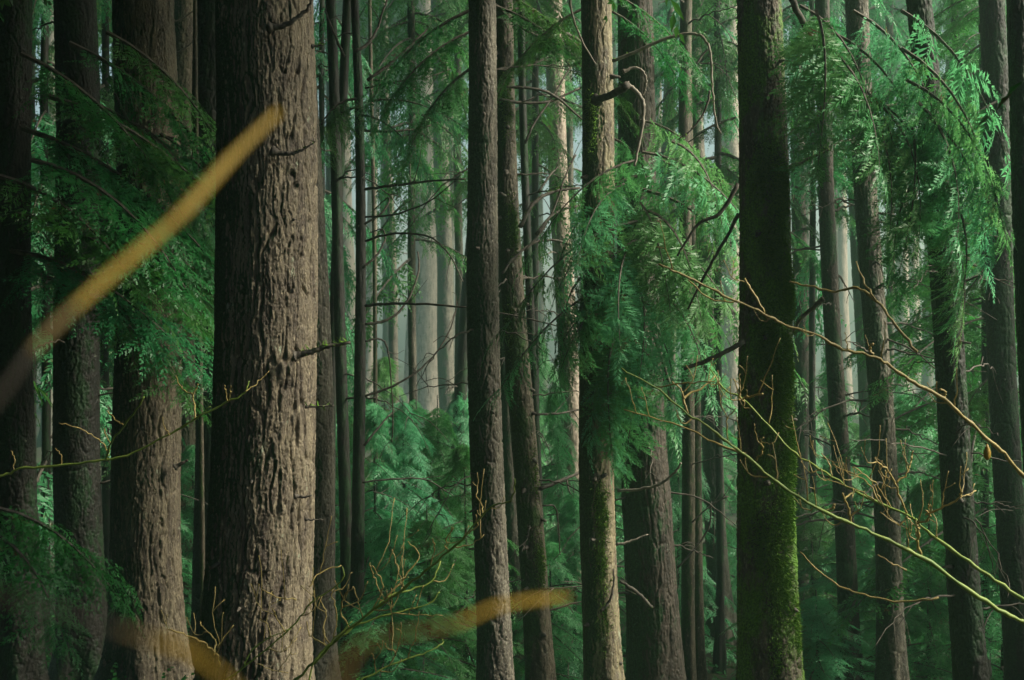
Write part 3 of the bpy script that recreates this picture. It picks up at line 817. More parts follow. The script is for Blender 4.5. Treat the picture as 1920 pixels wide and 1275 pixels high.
for key, n, seed, py, w in [('Sx', 16, 5, (330, 1000), 5), ('T', 20, 6, (250, 1000), 5), ('Rr', 12, 8, (400, 1150), 5), ('O', 12, 9, (0, 1000), 4), ('J', 10, 10, (0, 950), 4),
                            ('I', 12, 12, (0, 1200), 4), ('G0', 8, 14, (0, 900), 4), ('Pz', 8, 15, (300, 950), 4), ('V', 14, 16, (400, 1200), 5), ('C', 6, 17, (0, 1000), 5),
                            ('b1', 6, 18, (300, 780), 3), ('K', 8, 19, (0, 900), 4), ('N', 8, 20, (650, 1250), 5), ('b4', 8, 22, (100, 700), 3), ('H', 5, 21, (100, 1100), 4)]:
    dead_twigs(key, n, seed, py, w=w)

def stubs(key, pys, seed, w=11.0):
    T = TREES[key]
    rs = np.random.default_rng(seed)
    k = T['D'] / F
    for py in pys:
        z = -(py - 637.5) * k
        az = rs.uniform(-2.7, -.4)
        d = np.array([np.cos(az), np.sin(az), rs.uniform(-.5, .1)])
        r = float(T['R'](z))
        p = np.array([float(T['X'](z)), T['D'], z]) + d * r * .85
        q = np.array([p, p + d * .03, p + d * rs.uniform(.06, .13)])
        V, Fq = tube(q, np.array([w, w * .8, w * .35]) * .5 * k, 7, .25, int(py))
        obj("branch_stub", make_mesh("branch_stub", V - T['base'], Fq, M['deadwood'], None, True), T['root'])


stubs('I', [95, 232, 318, 405, 468, 560, 655, 722, 770, 848, 905, 962, 1022, 1100, 1185], 3)
stubs('M', [140, 330, 640, 820, 895, 1010, 1160, 1235], 4, 12)
stubs('Q', [120, 420, 610, 780, 905, 1120], 5, 13)
stubs('H', [210, 470, 760, 935, 1030, 1170], 6, 8)
stubs('B', [240, 520, 790, 985, 1130], 7, 12)
stubs('A', [180, 420, 530, 860, 1010, 1090], 8, 11)
stubs('V', [520, 640, 790, 930, 1060], 9, 9)

def moss_part(key, clumps, seed, n=2600):
    """cushions of moss on a stem: (photo y, height m, azimuth deg, half width deg)"""
    T = TREES[key]
    rs = np.random.default_rng(seed)
    k = T['D'] / F
    K = []
    for py, hgt, az, hw in clumps:
        m = int(n * hgt * hw / 12)
        z = -(py - 637.5) * k + rs.normal(0, .34, m) * hgt
        a = np.radians(az + rs.normal(0, .55, m) * hw)
        r = T['R'](z) * 1.0
        o = np.stack([np.cos(a), np.sin(a), np.zeros(m)], -1)
        p = np.stack([T['X'](z), np.full(m, T['D']), z], -1) + o * r[:, None]
        d = o + rs.normal(0, .45, (m, 3)) + np.array([0, 0, -.35])
        d *= (rs.uniform(.015, .055, m) / np.linalg.norm(d, axis=1))[:, None]
        s = np.cross(d, rs.normal(0, 1, (m, 3)))
        s *= (rs.uniform(.0025, .0055, m) / (np.linalg.norm(s, axis=1) + 1e-9))[:, None]
        K.append(np.stack([p - o * .01, p + d * .5 + s, p + d, p + d * .5 - s], 1))
    g = Geo()
    kites(g, np.concatenate(K) - T['base'])
    obj("moss_patch", g.mesh("moss_patch", [M['moss']]), T['root'])


moss_part('Q', [(360, .5, -60, 25), (520, .45, -50, 22), (560, .3, -30, 22), (700, .6, -45, 20), (740, .5, -70, 18), (850, .5, -40, 22), (960, .5, -55, 22), (1085, .5, -75, 30), (1180, .5, -40, 20), (1240, .4, -80, 20), (460, .4, -85, 25), (640, .5, -95, 22), (1010, .5, -100, 25), (330, .4, -100, 25)], 31)
moss_part('M', [(960, .5, -80, 22), (1060, .5, -85, 20), (1180, .6, -80, 22), (1250, .4, -90, 22), (230, .4, -120, 22), (420, .3, -60, 15)], 32, 1600)
moss_part('I', [(880, .5, -60, 22), (430, .5, -70, 25), (1050, .5, -60, 22), (620, .5, -110, 25), (200, .5, -80, 25)], 33, 1400)

# live boughs seen in the picture
boughs('N', [(1200, 225, 1.3, 15, 12, -1.6), (1195, 300, 1.4, 200, 18, -2.2), (1205, 285, 1.5, -25, 15, -1.9), (1195, 330, 1.3, 182, 20, -1.7), (1205, 355, 1.6, -5, 18, -1.7), (1200, 380, 1.2, -75, 30, -2.1),
             (1195, 415, 1.6, 190, 15, -2.3), (1205, 430, 1.4, -30, 22, -2.2), (1195, 450, 1.3, 215, 25, -2.0), (1205, 500, 1.3, 5, 20, -1.8), (1195, 520, 1.7, 186, 15, -2.4), (1200, 545, 1.0, -80, 40, -2.2),
             (1205, 565, 1.2, -20, 25, -2.0), (1195, 600, 1.1, 205, 30, -2.1), (1205, 655, .9, -40, 40, -2.0), (1190, 670, .9, 190, 40, -2.3), (1240, 300, 1.3, 0, 28, -1.7), (1240, 480, 1.0, 5, 30, -1.7),
             (1120, 500, .9, 180, 30, -2.3), (1100, 590, .7, 195, 35, -2.2), (1150, 260, .9, 25, 20, -1.5), (1195, 735, .6, -110, 50, -2.0), (1170, 345, 1.1, 225, 22, -2.3), (1215, 395, 1.2, -50, 24, -2.2), (1150, 430, 1.0, 195, 28, -2.4),
             (1230, 545, 1.1, -45, 28, -2.1), (1140, 560, 1.0, 215, 30, -2.4), (1175, 470, 1.1, 250, 35, -2.4), (1160, 620, .9, 240, 40, -2.3), (1225, 610, .9, -65, 35, -2.1), (1260, 265, 1.0, -30, 28, -2.0)], 'cedar')
boughs('D', [(40, 240, 2.6, 0, 22, -.8), (60, 300, 2.2, -20, 18, -1.2), (90, 180, 2.4, 5, 20, -.5), (30, 400, 2.2, -12, 15, -1.0), (110, 380, 2.2, -5, 22, -.6), (20, 470, 2.4, -25, 12, -1.2),
             (60, 510, 2.0, 0, 22, -1.0), (150, 300, 2.0, 0, 25, -.4), (160, 400, 1.9, -10, 25, -.3), (0, 330, 1.8, -15, 20, -1.5), (40, 100, 2.4, -6, 30, -.5), (130, 80, 2.4, 10, 28, .5),
             (200, 60, 2.0, -5, 32, .6), (170, 190, 2.0, 5, 28, .2)], 'hemlock')
boughs('B', [(300, 250, 1.4, -10, 35, -1.8), (310, 340, 1.3, -20, 40, -1.8), (330, 420, 1.1, -10, 45, -1.7), (250, 230, 1.6, -30, 30, -2.0), (330, 480, .9, -35, 45, -1.8)], 'hemlock')
boughs('D', [(-40, 950, .95, 0, 10, -6.0), (-50, 985, .9, -20, 16, -6.2)], 'hemlock')
boughs('G2', [(675, 215, 1.1, 20, 10, -.8), (670, 200, 1.0, 175, 20, -.9), (690, 190, 1.3, 10, -8, -.9), (668, 185, .9, 200, 15, -1.0), (700, 150, 1.1, 30, 0, -.7)], 'cedar')
boughs('H', [(880, 60, 1.6, 200, 30, .8), (880, 20, 1.8, 180, 28, 1.0), (925, 10, 1.8, -10, 25, 1.0), (930, -20, 2.2, 5, 28, .8), (880, 130, 1.3, 190, 40, 1.0)], 'hemlock')
boughs('M', [(1095, 15, 1.5, 180, 30, 1.2), (1150, -10, 1.4, -10, 30, .8), (1145, 20, 1.4, 10, 30, 1.6)], 'hemlock')
boughs('V', [(1500, 10, 1.3, -20, 35, -1.2), (1530, 70, 1.3, -30, 40, -1.3), (1555, 110, 1.2, 0, 40, -1.2), (1585, 140, 1.2, 5, 35, -1.2), (1600, 170, 1.2, -35, 50, -1.3), (1630, 180, 1.3, 10, 30, -1.2),
             (1650, 195, 1.2, -20, 50, -1.3), (1690, 90, 1.6, 0, 35, -1.2), (1700, 150, 1.5, 0, 30, -1.4), (1720, 190, 1.2, -30, 50, -1.4), (1740, 220, 1.3, 10, 38, -1.4), (1710, 240, 1.2, -90, 60, -1.3),
             (1560, 60, 1.5, 0, 30, -1.0), (1600, 20, 1.6, -10, 35, -1.0), (1690, 20, 1.6, 10, 30, -1.0), (1760, 330, 1.2, -20, 55, -1.3), (1720, 330, 1.0, 200, 55, -1.3), (1770, 420, 1.0, -30, 60, -1.2),
             (1530, 20, 1.2, -80, 55, -1.4)], 'cedar')
boughs('Wx', [(1860, 120, 1.3, 180, 30, .8), (1870, 190, 1.3, 190, 30, -.6), (1880, 60, 1.5, 170, 30, 1.0), (1880, 340, 1.3, 185, 35, 1.4), (1880, 480, 1.2, 175, 40, 1.5), (1870, 700, 1.0, 185, 35, 1.2)], 'hemlock')
boughs('Rr', [(1490, 240, 1.8, 10, 25, -2.0), (1500, 300, 1.7, 5, 20, -2.2), (1490, 350, 1.8, -10, 22, -2.0), (1480, 190, 1.8, 10, 25, -2.0), (1490, 120, 1.8, 0, 25, -2.0), (1470, 430, 1.1, 0, 30, -2.5),
              (1400, 120, 1.8, 180, 25, -1.0), (1380, 220, 1.8, 185, 20, -1.0), (1390, 320, 1.8, 175, 20, -1.0), (1385, 450, 1.6, 180, 22, -1.0), (1390, 30, 2.0, 180, 22, -1.0)], 'hemlock')

# -------- the misty forest behind: many trunks, each a thing
bx_, far_i = 0, 0
fz = np.linspace(-.3, 45, 40)
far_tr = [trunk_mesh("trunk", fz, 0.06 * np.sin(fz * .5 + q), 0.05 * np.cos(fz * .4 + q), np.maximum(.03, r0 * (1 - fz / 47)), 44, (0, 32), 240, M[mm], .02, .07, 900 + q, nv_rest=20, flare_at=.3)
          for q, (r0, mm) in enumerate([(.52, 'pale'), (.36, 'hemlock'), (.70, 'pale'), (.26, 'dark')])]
rs = np.random.default_rng(11)
far_spots = []
for px, D, ty in [(655, 52, 2), (690, 60, 0), (728, 50, 1), (770, 56, 0), (845, 58, 1), (1015, 50, 1), (1072, 62, 0), (1160, 48, 1), (1240, 56, 0),
                  (1345, 50, 1), (1400, 62, 0), (1520, 46, 1), (1583, 50, 0), (1690, 54, 0), (1712, 62, 2), (1735, 48, 1), (1830, 50, 1), (1870, 60, 0),
                  (1920, 46, 1), (560, 44, 1), (520, 58, 0), (350, 42, 1), (410, 52, 0), (230, 46, 1), (90, 40, 1), (20, 50, 0), (960, 64, 2), (905, 48, 3), (1120, 70, 2), (1470, 72, 2), (1560, 38, 3),
                  (640, 38, 3), (1000, 36, 3), (1250, 34, 3), (1790, 40, 3)]:
    far_spots.append((px, D * 1.3 if ty == 3 else D * 1.75, ty))
for px, D, ty in far_spots:
    x = (px - 960) / F * D
    side = "left of the straight grey trunk" if px < 880 else ("between the middle trunks" if px < 1400 else "right of the big moss covered trunk")
    tint = "dark thin" if ty == 3 else ("pale" if ty in (0, 2) else "grey")
    root = empty("distant_tree", (x, D, float(gz(x, D))), f"{tint} trunk fading into the mist {side}", "tree", f"{tint} misty trunks {side}")
    o = obj("trunk", far_tr[ty], root)
    o.rotation_euler = (rs.normal(0, .012), rs.normal(0, .018), rs.uniform(0, 6))
    bright_gap = 1560 < px < 1770 or 640 < px < 880
    c = obj("crown", CROWN['high'][rs.integers(3)], root, (0, 0, rs.uniform(22, 27)))
    c.rotation_euler = (0, 0, rs.uniform(0, 6))
    k = rs.uniform(.8, 1.2)
    c.scale = (k, k, (44.5 - c.location.z) / 13.0 * rs.uniform(.92, 1.0))

# -------- unseen trees added beside and behind the viewer to block sun and sky
for n_, (x, y, cz, cs, kind) in enumerate([(-5.2, 4.5, 5.0, 1.2, 'dense'), (-8.5, 9.5, 1.0, 1.1, 'dense'), (-3.5, -5.0, 2.0, 1.2, 'dense'), (6.4, 5.6, 1.5, 1.05, 'dense'),
        (8.6, 5.7, 1.0, 1.0, 'dense'), (9.5, -5.4, 0.5, 1.2, 'dense'), (-8.0, 1.0, 0.5, 1.1, 'dense'), (11.4, 5.2, 0.0, 1.1, 'dense'), (-10.5, 14.5, 0.0, 1.1, 'dense'), (-11.5, 20, 0.0, 1.1, 'dense'),
        (-13.5, 26, 0.0, 1.1, 'dense'), (-3.6, 7.5, 7.5, 1.2, 'dense'), (4.2, 8.5, 9.0, 1.1, 'dense'), (14.5, -3.5, 2.0, 1.2, 'dense')]):
    g = float(gz(x, y))
    root = empty("fir_tree", (x, y, g), "unseen dark trunked conifer beside the viewer, added to block sun and sky", "tree", "added unseen conifers beside the viewer")
    zz = np.linspace(-.3, 23, 30)
    if abs(x) > 3:
        obj("trunk", trunk_mesh("trunk", zz, .05 * np.sin(zz * .4 + n_), .05 * np.cos(zz * .5), np.maximum(.03, .28 * (1 - zz / 24)), 40, (0, 8), 120, M['dark'], .018, .06, 700 + n_, nv_rest=20, flare_at=.3), root)
    o = obj("crown", CROWN[kind][n_ % len(CROWN[kind])], root, (0, 0, cz - g))
    o.scale = (cs, cs, (22 - cz) / 18)
    o.rotation_euler = (0, 0, n_)

# -------- young leafy trees of the understorey
SAP = [(700, 21, 4.6, 1.0), (755, 22, 4.8, 1.1), (820, 24, 5.2, 1.2), (870, 20.5, 3.9, 1.0), (650, 25, 5.0, 1.0), (780, 27, 5.6, 1.3), (720, 32, 6.2, 1.3), (860, 30, 5.4, 1.2), (800, 19.5, 2.9, 1.0),
       (730, 17.8, 2.6, .9), (1045, 25, 5.2, .9), (1075, 23, 3.4, .8), (1030, 20.5, 2.6, .8), (1150, 28, 5.0, 1.1), (1270, 26, 4.8, .9), (1330, 31, 6.0, 1.2), (1420, 34, 6.2, 1.3),
       (1520, 23, 3.4, 1.0), (1560, 28, 5.6, 1.2), (1600, 22, 2.9, 1.0), (1700, 24, 5.0, 1.2), (1740, 20, 3.2, 1.0), (1660, 19.5, 2.3, 1.0), (1820, 22, 4.6, 1.2), (1880, 19, 4.0, 1.2), (1500, 30, 5.4, 1.1),
       (1530, 18.5, 1.9, .9), (300, 22, 3.0, 1.0), (360, 25, 4.0, 1.0), (560, 26, 6.0, 1.2), (610, 22, 5.0, .9), (1240, 35, 7.5, 1.3), (1000, 33, 7.0, 1.2), (950, 38, 8.0, 1.3), (1120, 40, 8.5, 1.4), (630, 33, 8, 1.3),
       (2500, 13.2, 5.6, 1.5), (2440, 16.5, 8.2, 1.7), (2300, 20, 8.5, 1.6), (2260, 14.8, 5.2, 1.2), (1760, 34, 4.4, 1.3), (1850, 30, 5.5, 1.4), (1600, 38, 4.6, 1.2)]  # entries beyond the right edge are unseen, added to block the sun
for n_, (px, D, hgt, wd) in enumerate(SAP):
    x = (px - 960) / F * D
    g = float(gz(x, D))
    if px < 640: where = "in the shade around the feet of the left firs"
    elif px < 900: where = "in the bright thicket left of the straight grey trunk"
    elif px < 1390: where = "in the misty gaps between the middle trunks"
    else: where = "in the dim thicket right of the big moss covered trunk"
    size = "low" if hgt < 3.2 else ("tall" if hgt > 5.3 else "middling")
    root = empty("young_tree", (x, D, g), f"{size} leafy young conifer {where}", "young tree", f"{size} young conifers {where}")
    o = obj("crown", CROWN['young'][n_ % 3], root)
    o.scale = (wd, wd, hgt / 4.7)
    o.rotation_euler = (0, 0, n_ * 1.3)
    q = np.array([[0, 0, -.1], [.03, .02, hgt * .5], [0, 0, hgt * .98]])
    V, Fq = tube(catmull(q, 5), np.linspace(.045, .008, 11), 6)
    obj("trunk", make_mesh("trunk", V, Fq, M['dark'], None, True), root)

# -------- ferns and low growth
g = Geo()
rs = np.random.default_rng(21)
tplf = [frond(9, .62, .020, .12, .5, rs, .85) for _ in range(4)]
for _ in range(2800):
    y = 13 + 80 * rs.uniform(0, 1) ** 1.5
    x = rs.uniform(-1, 1) * (3 + y * .40)
    n = rs.integers(5, 9)
    b = np.array([x, y, float(gz(x, y))])
    az = rs.uniform(0, 6.28) + np.arange(n) * 6.28 / n
    s = rs.uniform(.7, 1.6)
    for a in az:
        Rm = rot_frames(np.array([a + rs.uniform(-.3, .3)]), np.array([rs.uniform(-1.0, -.35)]), np.array([0.0]))[0]
        kites(g, (tplf[rs.integers(4)] * s) @ Rm.T + b)
tag(obj("undergrowth", g.mesh("undergrowth", [M['fern']])), kind="stuff")
gf = Geo()
for a in np.linspace(0, 6.28, 15)[:-1]:
    Rm = rot_frames(np.array([a + rs.uniform(-.2, .2)]), np.array([rs.uniform(-.8, -.2)]), np.array([0.0]))[0]
    kites(gf, (frond(22, 1.0, .016, .15, .6, rs, .85)) @ Rm.T)
fern_me = gf.mesh("fern", [M['bright_leaf']])
for px, py, D, s, lab in [(1352, 1245, 22, 1.0, "bright green fern at the foot of the hazy trunk"),
                          (1060, 1120, 24.5, .9, "pale green fern low between the knotty green trunk and the mottled trunk")]:
    p = P(px, py, D)
    o = obj("fern", fern_me, None, (p[0], p[1], float(gz(p[0], p[1]))))
    o.scale = (s, s, s)
    tag(o, lab, "fern")


# -------- bare twigs in front
def twig(name, label, D, lines, auto=0, seed=0, mats=('twig_green', 'twig_tan'), jitter=.004, cat="twig", group=None, spread=.16, dz=0.0):
    """bare branching twig: lines = list of (points px, w0, w1, material slot)"""
    rs = np.random.default_rng(seed)
    g = Geo()
    k = .5 * D / F
    first = P(*lines[0][0][0], D)
    for pts, w0, w1, mi in lines:
        ph = rs.uniform(-.12, .12)
        q = [P(p[0], p[1], D + ph * i + dz * (p[0] - lines[0][0][0][0]) / 400.0) for i, p in enumerate(pts)]
        if pts is not lines[0][0]:
            q[0] = P(pts[0][0], pts[0][1], D + dz * (pts[0][0] - lines[0][0][0][0]) / 400.0)
        c = catmull(q, 5)
        c[1:-1] += rs.normal(0, jitter, c[1:-1].shape) * D / 10
        rr = (np.interp(np.linspace(0, 1, len(c)), np.linspace(0, 1, len(w0)), w0) * k if isinstance(w0, list) else np.linspace(w0 * k, w1 * k, len(c)) * .72)
        rr[1:-1] *= rs.uniform(.75, 1.3, len(c) - 2) if D > 2 else rs.uniform(.8, 1.2, len(c) - 2)
        V, Fq = tube(c, rr, 7)
        if isinstance(mi, tuple):            # painted fade from shaded to lit end along the stem
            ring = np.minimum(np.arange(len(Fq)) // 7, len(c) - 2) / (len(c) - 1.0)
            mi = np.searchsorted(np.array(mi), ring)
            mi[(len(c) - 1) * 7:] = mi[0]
        g.add(V, Fq, mi)
        if auto and len(c) > 6:
            for s in range(max(1, int(auto * len(pts)))):
                i = rs.integers(int(len(c) * .25), len(c) - 1)
                d = c[i] - c[i - 1]
                d /= np.linalg.norm(d)
                sd = rs.choice([-1, 1])
                per = np.array([-d[2], 0, d[0]]) * sd
                l = rs.uniform(.35, 1.2) * spread * D / 10 * 2.2
                e1 = c[i] + (d * .5 + per * .7 + np.array([0, rs.normal(0, .3), .25])) * l * .5
                e2 = e1 + (d * .4 + per * .3 + np.array([0, rs.normal(0, .3), .75])) * l * .55
                cc = catmull([c[i], e1, e2], 4)
                cc[1:] += rs.normal(0, .003, cc[1:].shape)
                ww = max(1.8, min(rr[i] / k * .7, 3.2))
                V, Fq = tube(cc, np.append(np.linspace(ww * k, 1.2 * k, len(cc) - 1), 2.0 * k), 5)
                g.add(V, Fq, 1)
                if rs.uniform() < .7:
                    m0 = cc[rs.integers(3, len(cc) - 2)]
                    e3 = m0 + (d * .5 - per * .5 + np.array([0, rs.normal(0, .3), .5])) * l * .4
                    cc = catmull([m0, .5 * (m0 + e3) + rs.normal(0, .006, 3), e3], 3)
                    V, Fq = tube(cc, np.append(np.linspace(ww * .7 * k, 1.5 * k, len(cc) - 1), 2.2 * k), 5)
                    g.add(V, Fq, 1)
    o = obj(name, g.mesh(name, [M[m] for m in mats], True, first), None, first)
    tag(o, label, cat, group)
    return o


twig("bare_twig", "green bare twig with forked orange buds, curving up across the left firs", 10.6,
     [([(-25, 900), (0, 893), (37, 880), (110, 873), (197, 862), (250, 849), (333, 806), (367, 785), (427, 754), (460, 734), (467, 714)], 7, 4, 0),
      ([(200, 861), (202, 848), (210, 828), (232, 797), (253, 772), (270, 744)], 6, 4, 0), ([(232, 798), (215, 786), (201, 770)], 4, 3, 1), ([(203, 850), (190, 828), (165, 812), (140, 800), (110, 793)], 4, 2, 1),
      ([(207, 832), (197, 812), (195, 803)], 3, 3, 1), ([(365, 786), (362, 746), (350, 735), (338, 726), (330, 704)], 5, 2.5, 1), ([(362, 746), (365, 735), (371, 720)], 4, 4, 1),
      ([(427, 754), (431, 738), (433, 724)], 4, 3, 1), ([(460, 735), (480, 720), (505, 695)], 3, 1.5, 1), ([(115, 872), (115, 852), (104, 840)], 3, 2, 1), ([(25, 884), (28, 862), (20, 845)], 3, 2, 1),
      ([(427, 754), (424, 735), (420, 722)], 3, 2, 1), ([(318, 815), (308, 800), (304, 782)], 3, 2, 1), ([(340, 800), (372, 782), (395, 762)], 3, 2, 0)], seed=1)
twig("bare_shrub", "pale many forked bare shrub rising towards the foot of the straight grey trunk", 10.0,
     [([(545, 1285), (600, 1232), (640, 1190), (700, 1143), (755, 1104), (807, 1063), (867, 1010), (917, 953), (957, 938), (965, 897)], 9, 3, 0),
      ([(640, 1192), (675, 1170), (740, 1148), (800, 1134), (825, 1110)], 7, 3, 0), ([(640, 1190), (690, 1152), (730, 1118), (770, 1106), (810, 1088), (826, 1052)], 6, 4, 0),
      ([(735, 1150), (780, 1152), (830, 1154)], 4, 2, 1), ([(720, 1125), (760, 1080), (786, 1042), (765, 1015)], 5, 3, 1), ([(755, 1100), (745, 1060), (735, 1030)], 4, 3, 1),
      ([(700, 1140), (718, 1105), (712, 1080), (696, 1060)], 4, 3, 1), ([(807, 1063), (815, 1030), (811, 1010)], 3, 3, 1), ([(838, 1035), (837, 1012), (850, 990)], 3, 3, 1),
      ([(867, 1010), (893, 985), (892, 965)], 4, 3, 1), ([(850, 1025), (880, 1022), (908, 1002)], 4, 2, 1), ([(905, 962), (903, 945), (893, 930)], 3, 3, 1), ([(620, 1210), (605, 1180), (612, 1150), (600, 1125)], 4, 3, 1),
      ([(655, 1178), (640, 1150), (645, 1120), (662, 1100)], 4, 3, 1), ([(680, 1158), (672, 1130), (663, 1100)], 3, 2, 1), ([(720, 1122), (705, 1090), (697, 1070), (694, 1055)], 3, 3, 1)], auto=.35, seed=3)
twig("bare_shrub", "low bare shrub fork at the bottom, right of the biggest fir", 9.5,
     [([(655, 1290), (700, 1262), (757, 1237), (800, 1222), (827, 1208), (830, 1198)], 5, 3, 0), ([(728, 1250), (742, 1225), (726, 1215), (723, 1205)], 4, 3, 1), ([(765, 1235), (770, 1215), (780, 1200)], 3, 2, 1),
      ([(705, 1260), (702, 1240), (697, 1225)], 3, 2, 1), ([(742, 1228), (745, 1215), (750, 1205)], 3, 2, 1)], auto=.3, seed=5)
twig("bare_shrub", "tangle of tan bare shoots in front of the biggest fir's foot", 9.6,
     [([(400, 1300), (427, 1273), (470, 1240), (547, 1177), (585, 1130), (640, 1090), (642, 1062)], 6, 3, 0), ([(412, 1250), (405, 1225), (380, 1205), (350, 1190), (318, 1180)], 4, 3, 1),
      ([(402, 1228), (403, 1200), (380, 1175), (375, 1165)], 4, 3, 1), ([(408, 1215), (420, 1195), (438, 1172)], 3, 3, 1), ([(457, 1250), (470, 1222), (500, 1198), (545, 1180)], 5, 3, 0),
      ([(535, 1185), (520, 1160), (510, 1140)], 4, 3, 1), ([(508, 1195), (500, 1170), (485, 1160)], 3, 3, 1), ([(555, 1125), (520, 1120), (490, 1105)], 4, 3, 1), ([(575, 1290), (590, 1240), (620, 1205), (660, 1165)], 6, 4, 0),
      ([(610, 1210), (580, 1190), (575, 1165)], 4, 3, 1), ([(625, 1195), (632, 1150), (622, 1115), (628, 1100)], 4, 2, 1), ([(580, 1100), (600, 1075), (640, 1060)], 4, 3, 1), ([(480, 1245), (510, 1255), (540, 1262)], 3, 2, 1)],
     auto=.4, seed=6)
twig("bare_branch", "longest green bare branch sloping down to the lower right corner", 10.2,
     [([(1960, 1188), (1920, 1167), (1873, 1143), (1807, 1100), (1730, 1047), (1663, 1013), (1597, 982), (1547, 960), (1467, 913), (1413, 867), (1373, 835), (1323, 798), (1280, 768), (1225, 725), (1165, 690)], 13, 4, 0),
      ([(1730, 1047), (1721, 1020), (1723, 1000), (1720, 985)], 7, 6, 1), ([(1597, 982), (1590, 950), (1580, 925)], 6, 5, 1), ([(1583, 935), (1592, 928), (1598, 924)], 4, 3, 1), ([(1545, 958), (1560, 952), (1563, 945)], 5, 3, 1),
      ([(1290, 775), (1284, 745), (1320, 725), (1340, 705)], 6, 4, 1), ([(1284, 748), (1275, 728), (1260, 715)], 5, 4, 1), ([(1413, 867), (1430, 845), (1425, 830), (1432, 820)], 5, 4, 1), ([(1395, 850), (1340, 830), (1280, 800), (1170, 768)], 6, 3, 1),
      ([(1365, 825), (1362, 790), (1380, 765)], 4, 3, 1), ([(1225, 725), (1290, 718), (1340, 715)], 4, 3, 1)], auto=.6, seed=8, dz=-.05, spread=.13)
twig("bare_branch", "middle green bare branch with a dense fan of orange side shoots at the right", 10.5,
     [([(1960, 1152), (1880, 1098), (1815, 1052), (1757, 1010), (1720, 980), (1700, 965), (1613, 927), (1547, 887), (1493, 850), (1440, 798), (1393, 748), (1360, 732), (1330, 690)], 10, 4, 0),
      ([(1720, 982), (1738, 976), (1743, 966), (1735, 957)], 6, 5, 1), ([(1735, 965), (1770, 950), (1795, 936), (1804, 922)], 5, 4, 1), ([(1797, 934), (1812, 928), (1830, 920)], 3, 3, 1), ([(1700, 962), (1684, 925), (1680, 908), (1660, 880), (1640, 858)], 6, 4, 1),
      ([(1681, 905), (1700, 888), (1708, 865), (1712, 845)], 5, 4, 1), ([(1670, 950), (1640, 905), (1600, 875)], 4, 3, 1), ([(1650, 942), (1620, 900), (1560, 870)], 4, 3, 1), ([(1640, 938), (1610, 920), (1540, 895)], 4, 2, 1),
      ([(1655, 945), (1640, 915), (1632, 890)], 4, 3, 1), ([(1560, 893), (1555, 870), (1540, 850)], 4, 3, 1), ([(1393, 748), (1410, 742), (1430, 738)], 5, 5, 1), ([(1395, 752), (1385, 740), (1375, 710)], 4, 3, 1), ([(1715, 985), (1700, 970), (1685, 985), (1650, 960)], 4, 3, 1)],
     auto=.7, seed=9, dz=-.05)
twig("bare_branch", "upper bare branch crossing the big moss covered trunk towards the right edge", 10.4,
     [([(1960, 925), (1920, 895), (1883, 850), (1853, 826), (1813, 788), (1770, 748), (1713, 718), (1677, 692), (1640, 670), (1580, 655), (1540, 632), (1467, 607), (1433, 587), (1380, 565), (1320, 535), (1280, 515), (1235, 495)], 10, 5, 0),
      ([(1433, 587), (1415, 553), (1396, 522)], 6, 6, 1), ([(1380, 565), (1330, 560), (1290, 525)], 5, 3, 1), ([(1640, 670), (1630, 655), (1637, 644)], 7, 6, 1), ([(1770, 748), (1772, 735), (1762, 730)], 6, 5, 1)], auto=.5, seed=12, dz=-.05, spread=.12, mats=('twig_tan', 'twig_tan'))
twig("bare_branch", "short blurred orange twig at the height of the bright moss stub", 9.6,
     [([(1720, 660), (1680, 612), (1643, 565), (1607, 540), (1567, 547), (1520, 537), (1480, 528)], 8, 5, 0), ([(1643, 565), (1620, 530), (1605, 490)], 6, 4, 1)], seed=13, mats=('twig_tan', 'twig_tan'))
twig("bare_branch", "faint low orange twig curving over the dark shrubs at lower right", 9.6,
     [([(1760, 1120), (1690, 1128), (1620, 1115), (1575, 1100), (1530, 1065), (1500, 1035)], 6, 4, 0), ([(1700, 1070), (1670, 1055), (1645, 1040)], 5, 3, 1)], seed=14, mats=('twig_tan', 'twig_tan'))
lf = Geo()
K = frond(1, .02, .02, .05, .1, np.random.default_rng(2))
lp = P(1851, 840, 10.35)
V, Fq = tube(np.array([[0, 0, .02], [0, 0, 0], [0, 0, -.02], [0, 0, -.045], [0, 0, -.06]]) + np.array([0, 0, 0]), [.003, .012, .02, .018, .004], 6)
V = V * np.array([1.5, .4, 1.5])
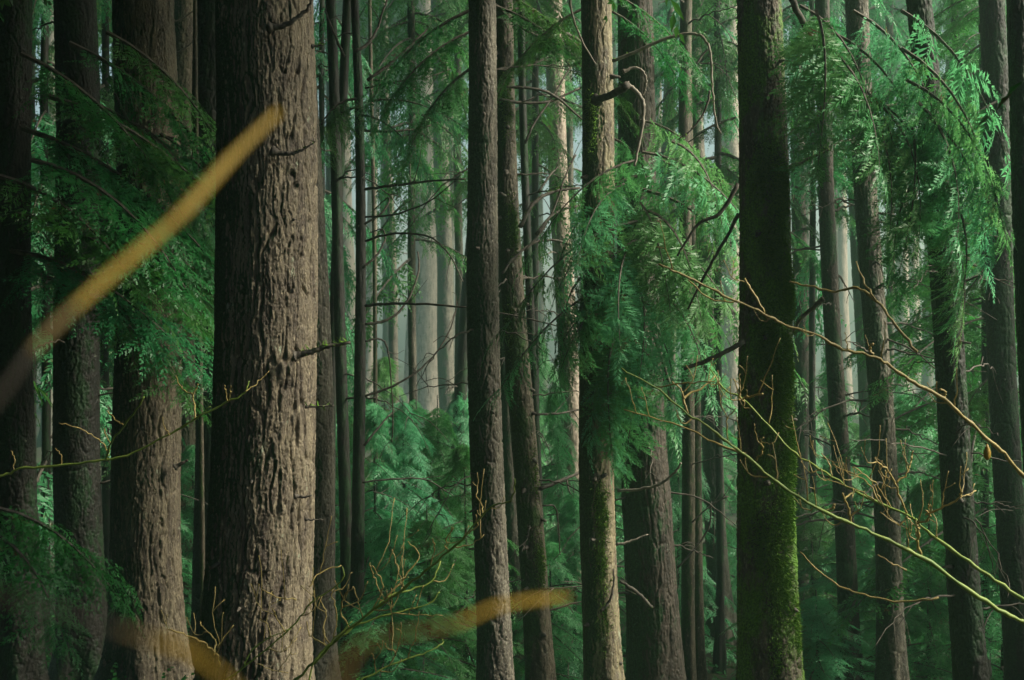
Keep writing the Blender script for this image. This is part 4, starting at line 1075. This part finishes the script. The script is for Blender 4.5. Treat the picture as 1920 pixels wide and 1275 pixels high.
tag(obj("dead_leaf", make_mesh("dead_leaf", V, Fq, M['twig_gold'], None, True), None, lp), "small golden dead leaf hanging from the upper bare branch at the right", "leaf")
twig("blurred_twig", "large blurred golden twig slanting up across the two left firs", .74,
     [([(-60, 815), (0, 740), (75, 640), (190, 530), (330, 410), (430, 300), (520, 210)], [16, 18, 20, 24, 26, 25, 17], 0, (.28, .42))], seed=15, mats=('twig_shaded', 'twig_half_shaded', 'twig_gold'), jitter=.0)
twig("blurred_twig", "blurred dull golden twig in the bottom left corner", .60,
     [([(-30, 1105), (20, 1125), (130, 1152), (225, 1183), (305, 1207), (350, 1222), (410, 1265), (450, 1300)], [16, 11, 11, 13, 20, 23, 18, 18], 0, (.42, .52))], seed=16, mats=('twig_shaded', 'twig_half_shaded', 'twig_gold'), jitter=.0)
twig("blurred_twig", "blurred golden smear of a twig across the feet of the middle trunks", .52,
     [([(635, 1310), (645, 1250), (690, 1203), (780, 1185), (860, 1168), (930, 1138), (1000, 1126), (1065, 1120)], [28, 20, 13, 13, 18, 26, 28, 22], 0, (-1., .55))], seed=17, mats=('twig_shaded', 'twig_half_shaded', 'twig_gold'), jitter=.0)

# -------- the mist
hx0, hx1, hy0, hy1, hz0, hz1 = -122, 122, -24, 200, -9.0, 46
me = bpy.data.meshes.new("haze")
hv = [(x, y, z) for x in (hx0, hx1) for y in (hy0, hy1) for z in (hz0, hz1)]
me.from_pydata(hv, [], [(0, 1, 3, 2), (4, 6, 7, 5), (0, 4, 5, 1), (2, 3, 7, 6), (0, 2, 6, 4), (1, 5, 7, 3)])
mh = bpy.data.materials.new("mist")
mh.use_nodes = True
t = mh.node_tree
t.nodes.remove(t.nodes["Principled BSDF"])
pv = t.nodes.new("ShaderNodeVolumePrincipled")
pv.inputs["Color"].default_value = (0.58, 0.92, 0.74, 1)
pv.inputs["Density"].default_value = HAZE_DENSITY
pv.inputs["Anisotropy"].default_value = 0.4
t.links.new(pv.outputs[0], t.nodes["Material Output"].inputs["Volume"])
me.materials.append(mh)
tag(obj("haze", me), kind="stuff")
